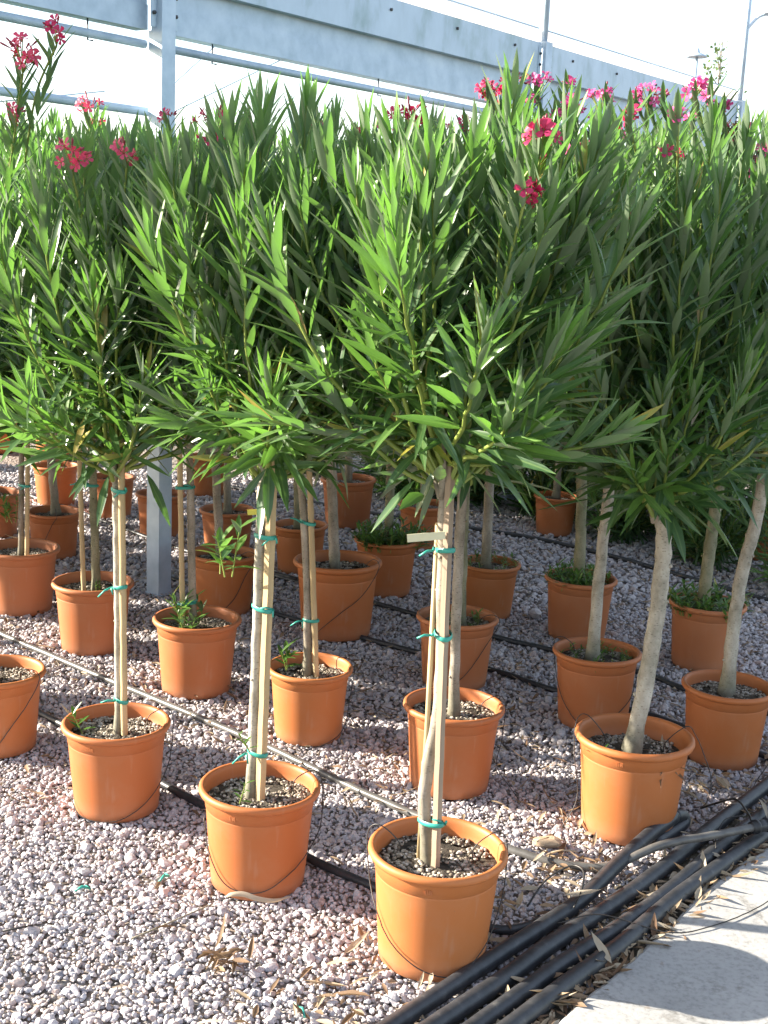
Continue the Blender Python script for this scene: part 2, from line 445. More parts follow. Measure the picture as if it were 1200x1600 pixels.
def crown_leaves(g, fork, Rr, top, n_shoots, low=1.6, Lm=.176, lean=(0, 0)):
    """shoots fan up from the fork; returns stems (list of paths) and leaf arrays"""
    paths = []; P = []; D = []; N = []; L = []; W = []; C = []; T = []
    H = top - fork[2]
    n_shoots = int(n_shoots * 1.2)
    for i in range(n_shoots):
        f = (i + .5) / n_shoots
        az = i * 2.39996 + g.uniform(-.5, .5)
        tier = g.random()
        rr = Rr * math.sqrt(f) * g.uniform(.85, 1.08)
        q = min(rr / (Rr * 1.12), .98)
        z = H * (.40 + .60 * math.sqrt(1 - q * q)) * g.uniform(.80, 1.04)
        if tier < .38:      # lower side shoots
            rr = Rr * g.uniform(.5, 1.02); z = H * g.uniform(.12, .5)
        st = np.array(fork) + np.array([math.cos(az), math.sin(az), 0]) * .03 * g.random() + np.array([0, 0, g.uniform(-.06, .10)])
        e = np.array(fork) + np.array([math.cos(az) * rr + lean[0] * z, math.sin(az) * rr + lean[1] * z, z])
        k1 = g.uniform(.55, .8)
        cpt = st * (1 - k1) + e * k1; cpt[2] = st[2] + (e[2] - st[2]) * g.uniform(.30, .42)
        npt = 14
        ts = np.linspace(0, 1, npt)[:, None]
        path = (1 - ts) ** 2 * st + 2 * ts * (1 - ts) * cpt + ts ** 2 * e
        wob = g.normal(0, .0025, (npt, 3)); wob[0] = 0
        path = path + wob
        paths.append(path)
        seg = np.linalg.norm(np.diff(path, axis=0), axis=1); cum = np.concatenate([[0], np.cumsum(seg)]); tot = cum[-1]
        pos = tot * g.uniform(.16, .30)
        ph = g.uniform(0, 6.28)
        tipk = 0
        while pos < tot:
            rem = tot - pos
            fr = pos / tot
            tip = max(0, 1 - rem / .16)
            j = min(np.searchsorted(cum, pos) - 1, npt - 2); j = max(j, 0)
            x = path[j] + (path[j + 1] - path[j]) * ((pos - cum[j]) / max(seg[j], 1e-6))
            t = (path[j + 1] - path[j]) / max(seg[j], 1e-6)
            a = np.cross(t, [0.3, .5, .81]); a /= np.linalg.norm(a); b = np.cross(t, a)
            ph += 1.05 + g.uniform(-.15, .15)
            for w3 in range(3):
                if g.random() < .05 + .28 * (1 - fr): continue
                an = ph + w3 * 2.0944 + g.uniform(-.25, .25)
                o = a * math.cos(an) + b * math.sin(an)
                al = math.radians(g.normal(27 + 28 * (1 - fr) ** 1.3 * 1.2 - 10 * tip, 7))
                if fr < .45 and g.random() < .35: al += math.radians(g.uniform(15, 55))
                al = max(al, .12)
                d = t * math.cos(al) + o * math.sin(al)
                nn = t * math.sin(al) - o * math.cos(al)
                d[2] += .12 * (1 - (1 - fr))  # reach for the light
                ll = Lm * g.uniform(.78, 1.18) * (1 - .42 * tip) * (.86 if fr < .4 else 1)
                P.append(x + o * .004); D.append(d); N.append(nn); L.append(ll)
                W.append(ll * g.uniform(.105, .16)); C.append(g.normal(.06 + .08 * (1 - fr) - .09 * tip, .07))
                T.append(np.clip(.10 + .70 * tip + .25 * fr + g.normal(0, .14), 0, .9) if g.random() > .012 + .03 * (fr < .35) else g.uniform(.95, 1))
            pos += (.042 if tip < .2 else .025) * g.uniform(.8, 1.2)
    # leaves hanging round the fork
    for i in range(int(34 * low)):
        az = g.uniform(0, 6.28); o = np.array([math.cos(az), math.sin(az), 0])
        x = np.array(fork) + o * g.uniform(.02, .20) + np.array([0, 0, g.uniform(-.03, .20)])
        d = o * g.uniform(.3, 1) + np.array([0, 0, g.uniform(-.9, .3)]) + g.normal(0, .15, 3)
        ll = Lm * g.uniform(.7, 1.05)
        P.append(x); D.append(d); N.append(o * .6 + np.array([0, 0, .8]) + g.normal(0, .3, 3)); L.append(ll)
        W.append(ll * g.uniform(.15, .2)); C.append(g.normal(.1, .08)); T.append(np.clip(g.normal(.05, .08), 0, 1))
    return paths, [np.array(v, float) for v in (P, D, N, L, W, C, T)]

def stems_mesh(paths, fork):
    mb = MB()
    for p in paths:
        n = len(p)
        mb.tube(p, [.0072 - .0048 * i / (n - 1) for i in range(n)], 5, False)
    return mb.mesh('stems', M['stem'])

# ------------------------------------------------------------------ pots
POT_PROF = [(0.001, .002), (.126, .0), (.131, .004), (.1335, .03), (.149, .226), (.1492, .2285), (.1478, .2305), (.1510, .2325), (.1535, .262),
            (.1545, .2655), (.160, .2665), (.1665, .270), (.1700, .277), (.1690, .2845), (.1645, .2895), (.158, .290), (.1535, .2865),
            (.151, .278), (.149, .262), (.146, .21), (.001, .205)]
_mb = MB(); _mb.lathe(POT_PROF, 56)
POT_ME = _mb.mesh('pot', M['pot'])
def mark_mesh():
    mb = MB()
    for q, dz, hh in ((-.115, 0, .0055), (-.085, .001, .0065), (-.055, 0, .0055), (-.04, .001, .004), (-.02, 0, .0062)):
        a = -math.pi / 2 + q; r_ = .1530
        rot = Matrix.Rotation(a - math.pi / 2 + math.pi, 3, 'Z')
        mb.box((r_ * math.cos(a), r_ * math.sin(a), .2475 + dz), (.0011, .0011, hh), rot)
    return mb.mesh('maker_mark', M['pot'])
MARK_ME = mark_mesh()

def ico():
    t = (1 + 5 ** .5) / 2
    v = np.array([(-1, t, 0), (1, t, 0), (-1, -t, 0), (1, -t, 0), (0, -1, t), (0, 1, t), (0, -1, -t), (0, 1, -t), (t, 0, -1), (t, 0, 1), (-t, 0, -1), (-t, 0, 1)])
    v /= np.linalg.norm(v[0])
    f = [(0, 11, 5), (0, 5, 1), (0, 1, 7), (0, 7, 10), (0, 10, 11), (1, 5, 9), (5, 11, 4), (11, 10, 2), (10, 7, 6), (7, 1, 8), (3, 9, 4), (3, 4, 2), (3, 2, 6), (3, 6, 8), (3, 8, 9), (4, 9, 5), (2, 4, 11), (6, 2, 10), (8, 6, 7), (9, 8, 1)]
    return v, np.array(f)
IV, IF = ico()

def chips_mesh(name, g, pts, size, material, flat=.6):
    k = len(pts)
    sc = g.uniform(.6, 1.4, (k, 1, 1)) * size * g.uniform(.65, 1.2, (k, 1, 3))
    jit = 1 + g.uniform(-.25, .25, (k, 12, 1))
    V = IV[None] * jit * sc; V[:, :, 2] *= flat
    a = g.uniform(0, 6.28, k)
    ca, sa = np.cos(a)[:, None], np.sin(a)[:, None]
    X = V[:, :, 0] * ca - V[:, :, 1] * sa; Y = V[:, :, 0] * sa + V[:, :, 1] * ca
    V = np.stack([X, Y, V[:, :, 2]], -1) + pts[:, None, :]
    F = (np.arange(k)[:, None, None] * 12 + IF[None]).reshape(-1)
    me = bpy.data.meshes.new(name)
    me.vertices.add(k * 12); me.vertices.foreach_set('co', V.astype(np.float32).ravel())
    me.loops.add(len(F)); me.loops.foreach_set('vertex_index', F.astype(np.int32))
    me.polygons.add(k * 20); me.polygons.foreach_set('loop_start', (np.arange(k * 20) * 3).astype(np.int32))
    me.update(calc_edges=True)
    at = me.attributes.new('tint', 'FLOAT', 'POINT'); at.data.foreach_set('value', np.repeat(g.random(k), 12).astype(np.float32))
    me.materials.append(material)
    return me

SOIL = []; CHIPS = []
for i in range(4):
    g = np.random.default_rng(50 + i)
    mb = MB(); vs = [(0, 0, .247)]; fs = []
    for ri, r_ in enumerate((.03, .06, .09, .12, .149)):
        for k in range(24):
            q = 2 * math.pi * k / 24
            vs.append((r_ * math.cos(q), r_ * math.sin(q), .243 + g.normal(0, .003) + (.006 if ri < 2 else 0)))
    for k in range(24): fs.append((0, 1 + k, 1 + (k + 1) % 24))
    for ri in range(4):
        for k in range(24):
            a = 1 + ri * 24 + k; b = 1 + ri * 24 + (k + 1) % 24
            fs.append((a, a + 24, b + 24, b))
    mb.add(vs, fs); SOIL.append(mb.mesh('soil', M['soil']))
    k = 1300
    rr = .143 * np.sqrt(g.random(k)); qq = g.uniform(0, 6.28, k)
    keep = np.array([mnoise.noise(Vector((r_ * math.cos(q) * 18, r_ * math.sin(q) * 18, i * 5.0))) > -.25 for r_, q in zip(rr, qq)])
    pts = np.stack([rr * np.cos(qq), rr * np.sin(qq), .248 + g.uniform(-.003, .003, k)], 1)[keep]
    CHIPS.append(chips_mesh('chips', g, pts, .0052, M['chips']))

# flowers
def flower_mesh(material, seed):
    g = random.Random(seed); mb = MB()
    for k in range(5):
        q = 2 * math.pi * k / 5 + g.uniform(-.1, .1)
        c, s_ = math.cos(q), math.sin(q)
        def pt(r_, w, z): return (c * r_ - s_ * w, s_ * r_ + c * w, z)
        up = g.uniform(-.002, .004)
        mb.add([pt(.002, 0, -.004), pt(.010, -.0055, .002), pt(.010, .0055, .002), pt(.021, -.0095, .006 + up), pt(.022, .0075, .004 + up), pt(.026, .001, .004 + up)],
               [(0, 1, 2), (1, 3, 4, 2), (3, 5, 4)])
    mb.tube([(0, 0, -.020), (0, 0, -.002)], [.0018, .0045], 6, False)
    return mb.mesh('flower', material)
FLOWER = {k: [flower_mesh(M['petal_' + k], i) for i in range(3)] for k in ('coral', 'crimson', 'pink')}

def flower_head(parent, pos, colour, n, spread, g, anchor):
    """stalk + buds mesh (part) with single flowers as sub-parts; pos is local to the tree"""
    pos = Vector(pos); anchor = Vector(anchor)
    mb = MB()
    mid = (anchor + pos) * .5 + Vector((g.normal(0, .01), g.normal(0, .01), .02))
    mb.tube(smooth_path([anchor - pos, mid - pos, Vector((0, 0, -spread * .9))], 4), [.0035] * 9, 5, False)
    heads = []
    for i in range(n):
        v = Vector((g.normal(), g.normal(), g.normal() * .7 + .35)); v.normalize()
        v *= spread * g.uniform(.55, 1.0)
        heads.append(v)
        mb.tube([Vector((0, 0, -spread * .9)), v * .5 + Vector((0, 0, -spread * .3)), v], .0016, 4, False)
    fh = link('flower_head', mb.mesh('flower_head', M['stem']), parent, pos)
    bb = MB()
    for i in range(max(3, n // 2)):
        v = Vector((g.normal(), g.normal(), abs(g.normal()) + .3)); v.normalize()
        a = v * spread * .55; e = v * spread * g.uniform(1.0, 1.35)
        bb.tube([a, a.lerp(e, .5), a.lerp(e, .8), e], [.001, .003, .0034, .0008], 5, False)
    link('bud_spray', bb.mesh('bud_spray', M['bud']), fh, kind='stuff')
    for i, v in enumerate(heads):
        f = link('flower', FLOWER[colour][i % 3], fh, v)
        dr = (v.normalized() * .8 + Vector((g.normal(0, .35) - .1, -.45 + g.normal(0, .3), .3))).normalized()
        f.rotation_euler = (dr.to_track_quat('Z', 'Y') @ Matrix.Rotation(g.uniform(0, 6.28), 4, 'Z').to_quaternion()).to_euler()
        s_ = g.uniform(.6, .95); f.scale = (s_, s_, s_)
    return fh

def tuft(parent, name, pos, g, n, L, spread, material, upright=.6, kind='stuff', stems=True):
    P = []; D = []; N = []; LL = []; mb = MB()
    ns = max(1, n // 9)
    for s_ in range(ns):
        az = g.uniform(0, 6.28); b = np.array([math.cos(az), math.sin(az), 0]) * spread * math.sqrt(g.random())
        hgt = L * g.uniform(.8, 2.2) * upright
        top = b + np.array([g.normal(0, .25) * hgt, g.normal(0, .25) * hgt, hgt])
        if stems: mb.tube([b, (b + top) / 2, top], [.0022, .0018, .001], 4, False)
        for i in range(9):
            f = i / 8
            x = b + (top - b) * (.2 + .8 * f)
            a2 = i * 2.4 + g.uniform(-.3, .3)
            o = np.array([math.cos(a2), math.sin(a2), 0])
            P.append(x); D.append(o * g.uniform(.5, 1.0) + np.array([0, 0, g.uniform(.1, .9) * (.4 + f)]))
            N.append(np.array([0, 0, 1.0]) - o * .5); LL.append(L * g.uniform(.5, 1.1))
    P, D, N, LL = (np.array(v) for v in (P, D, N, LL))
    k = len(LL)
    o = link(name, leaf_mesh(name, material, P, D, N, LL, LL * g.uniform(.22, .34, k), g.normal(.12, .1, k), np.clip(g.normal(.5, .3, k), 0, 1)), parent, pos, kind)
    if stems: link('stem', mb.mesh('stem', M['stem']), o)
    return o

# ------------------------------------------------------------------ the setting
def plane(name, x0, x1, y0, y1, z, material):
    mb = MB(); mb.add([(x0, y0, z), (x1, y0, z), (x1, y1, z), (x0, y1, z)], [(0, 1, 2, 3)], False)
    o = link(name, mb.mesh(name, material)); o['kind'] = 'structure'; return o
plane('ground', -600, 600, -600, 600, 0, M['ground'])

SLAB = [(0.20, 2.33), (0.449, 2.666), (0.597, 2.857), (0.776, 3.079), (0.866, 3.219), (1.048, 3.45), (1.219, 3.632), (1.599, 4.051)]
def slab():
    edge = [Vector((x, y, 0)) for x, y in SLAB]
    d0 = (edge[1] - edge[0]).normalized(); d1 = (edge[-1] - edge[-2]).normalized()
    edge = [edge[0] - d0 * 3.0] + edge + [edge[-1] + d1 * 6.0]
    fine = []
    for a, b in zip(edge[:-1], edge[1:]):
        n = max(1, int((b - a).length / .03))
        if (b - a).length > 2: n = 40
        for i in range(n):
            p = a.lerp(b, i / n)
            nn = Vector((p.y * 9, p.x * 9, 0))
            p = p + Vector((1, -.8, 0)) * (mnoise.noise(nn) * .006 + mnoise.noise(nn * 4) * .003)
            fine.append(p)
    off = Vector((2.6, -2.3, 0))
    n = len(fine); mb = MB(); vs = []
    for p in fine: vs += [(p.x, p.y, -.03), (p.x, p.y, .026), (p.x + .008, p.y - .007, .032), (p.x + off.x, p.y + off.y, .032)]
    fs = []
    for i in range(n - 1):
        for j in range(3): fs.append((i * 4 + j, i * 4 + j + 1, i * 4 + 4 + j + 1, i * 4 + 4 + j))
    mb.add(vs, fs, False)
    o = link('concrete_path', mb.mesh('concrete_path', M['concrete'])); o['kind'] = 'structure'
    # dirt strip between the slab and the hoses
    mb = MB(); vs = []
    for p in fine:
        w1 = .16 + .05 * mnoise.noise(p * 6); vs += [(p.x + .05, p.y - .04, .004), (p.x - w1 * .5, p.y + w1 * .43, .009), (p.x - w1, p.y + w1 * .87, .004)]
    fs = []
    for i in range(n - 1):
        for j in range(2): fs.append((i * 3 + j, i * 3 + 3 + j, i * 3 + 4 + j, i * 3 + j + 1))
    mb.add(vs, fs)
    o = link('dirt_strip', mb.mesh('dirt_strip', M['dirt'])); o['kind'] = 'structure'
    return fine
SLAB_EDGE = slab()
_e0, _e1 = np.array(SLAB[0]), np.array(SLAB[-1]); _ed = (_e1 - _e0) / np.linalg.norm(_e1 - _e0)
def slab_dist(x, y):           # >0 on the gravel side
    return -_ed[1] * (x - _e0[0]) + _ed[0] * (y - _e0[1])

# ------------------------------------------------------------------ greenhouse frame
PD = Vector((math.sin(R(36)), math.cos(R(36)), 0)); PN = Vector((PD.y, -PD.x, 0))
P1 = Vector((-1.117, 6.2185, 0))
FR = Matrix((PD, PN, Vector((0, 0, 1)))).transposed()       # local x along the beam, y towards the path
def fbox(mb, t0, t1, y0, y1, z0, z1):
    c = P1 + PD * (t0 + t1) / 2 + PN * (y0 + y1) / 2 + Vector((0, 0, (z0 + z1) / 2))
    mb.box(c, ((t1 - t0) / 2, abs(y1 - y0) / 2, (z1 - z0) / 2), FR)
BAY = 3.49
post_labels = ['square galvanised steel post in full view at left, sunlit on one side', 'steel post farther back under the beam, thin pipe rising above it',
               'far steel post at the right end of the beam, behind pink flowers']
for i, lb in enumerate(post_labels):
    t = i * BAY
    root = link('steel_post', None); root.location = P1 + PD * t
    tag(root, lb, 'post', 'posts of the greenhouse frame')
    def part(name, fn, mt, par=root):
        mb = MB(); fn(mb); mb.v = [tuple(Vector(v) - root.location) for v in mb.v]
        return link(name, mb.mesh(name, mt), par)
    part('column', lambda mb: (fbox(mb, t - .043, t + .043, -.043, .043, 0, 3.3 if i == 0 else 3.13)), M['steel'])
    part('base_plate', lambda mb: fbox(mb, t - .06, t + .06, -.06, .06, .004, .010), M['steel'])
    for s_ in (-1, 1):
        gs = part('gusset', lambda mb: fbox(mb, t + s_ * .052 - .001 + (0 if s_ > 0 else -.03), t + s_ * .052 + .001 + (.03 if s_ > 0 else 0), .0085, .0135, 2.70, 3.10), M['steel_stain'])
        for z in (2.76, 2.84, 2.98, 3.05):
            mb = MB(); mb.tube([Vector((0, 0, 0)), PN * .012], .009, 6)
            b = link('bolt', mb.mesh('bolt', M['bolt']), gs, PD * (s_ * .068) + PN * .0135 + Vector((0, 0, z)))
    if i > 0:
        mb = MB(); mb.tube([Vector((0, 0, 3.0)), Vector((0, 0, 4.6))], .022, 10)
        link('riser_pipe', mb.mesh('riser_pipe', M['steel']), root)

beam_lab = ['grey steel beam section crossing the top left corner, left of the near post', 'long grey steel beam section between the two nearer posts',
            'grey steel beam section receding to the right edge behind pink flowers']
for i, lb in enumerate(beam_lab):
    t0, t1 = (i - 1) * BAY + .0525, i * BAY - .0525
    org = P1 + PD * t0
    root = link('steel_beam', None, None, org)
    tag(root, lb, 'beam', 'beam sections of the greenhouse frame')
    def part(name, fn, mt):
        mb = MB(); fn(mb); mb.v = [tuple(Vector(v) - org) for v in mb.v]
        return link(name, mb.mesh(name, mt), root)
    part('upper_plate', lambda mb: (fbox(mb, t0, t1, .001, .008, 2.905, 3.12), fbox(mb, t0, t1, -.045, .0005, 2.905, 2.912)), M['steel_stain'])
    part('lower_plate', lambda mb: (fbox(mb, t0, t1, -.052, -.046, 2.80, 2.93), fbox(mb, t0, t1, -.046, -.040, 2.690, 2.799), fbox(mb, t0, t1, -.12, -.0465, 2.690, 2.696)), M['steel'])
    part('rail_pipe', lambda mb: mb.tube([P1 + PD * t0 + PN * -.06 + Vector((0, 0, 2.628)), P1 + PD * t1 + PN * -.06 + Vector((0, 0, 2.628))], .019, 10), M['steel'])
    for k in range(5):
        tt = t0 + (k + .5) * (t1 - t0) / 5
        mb = MB(); mb.tube([PD * (tt - t0) + PN * .0085 + Vector((0, 0, 3.06)), PD * (tt - t0) + PN * .018 + Vector((0, 0, 3.06))], .009, 6)
        link('bolt', mb.mesh('bolt', M['bolt']), root)
        if k % 2 == 0:
            mb = MB(); c = PD * (tt - t0) + PN * -.06
            mb.tube([c + Vector((0, 0, 2.692)), c + Vector((0, 0, 2.60)), c + Vector((0, 0, 2.60)) + PD * .03], .004, 5)
            link('hanger', mb.mesh('hanger', M['bolt']), root)
    # milky roof edge sheet on top
    part('roof_edge_sheet', lambda mb: fbox(mb, t0 - .05, t1 + .05, -.022, -.018, 3.10, 3.205), M['sheet'])
    part('edge_wire', lambda mb: mb.tube([P1 + PD * t0 + PN * -.02 + Vector((0, 0, 3.214)), P1 + PD * t1 + PN * -.02 + Vector((0, 0, 3.214))], .005, 6), M['steel'])
mb = MB(); mb.tube([P1 + PD * -3.4 + PN * -.1 + Vector((0, 0, 2.335)), P1 + PD * .04 + PN * -.1 + Vector((0, 0, 2.335))], .02, 10)
tag(link('lower_rail', mb.mesh('lower_rail', M['steel'])), 'thin steel rail below the beam, ending at the near post', 'rail')
wires = [((.1, 2.42), (.47, 2.70)), ((.06, 2.30), (.95, 2.69)), ((2.0, 2.40), (2.35, 2.70)), ((-.9, 2.28), (-.25, 2.40))]
wl = ['short slanting wire beside the near post under the beam', 'longer slanting wire right of the near post under the beam',
      'slanting wire under the middle of the beam above the tallest leaves', 'slanting wire left of the near post']
for (a, b), lb in zip(wires, wl):
    mb = MB(); mb.tube([P1 + PD * a[0] + PN * -.11 + Vector((0, 0, a[1])), P1 + PD * b[0] + PN * -.11 + Vector((0, 0, b[1]))], .003, 5)
    tag(link('bracing_wire', mb.mesh('bracing_wire', M['steel'])), lb, 'wire', 'bracing wires of the greenhouse frame')

# ------------------------------------------------------------------ potted oleanders
G_TREES = 'potted oleander standards in rows'
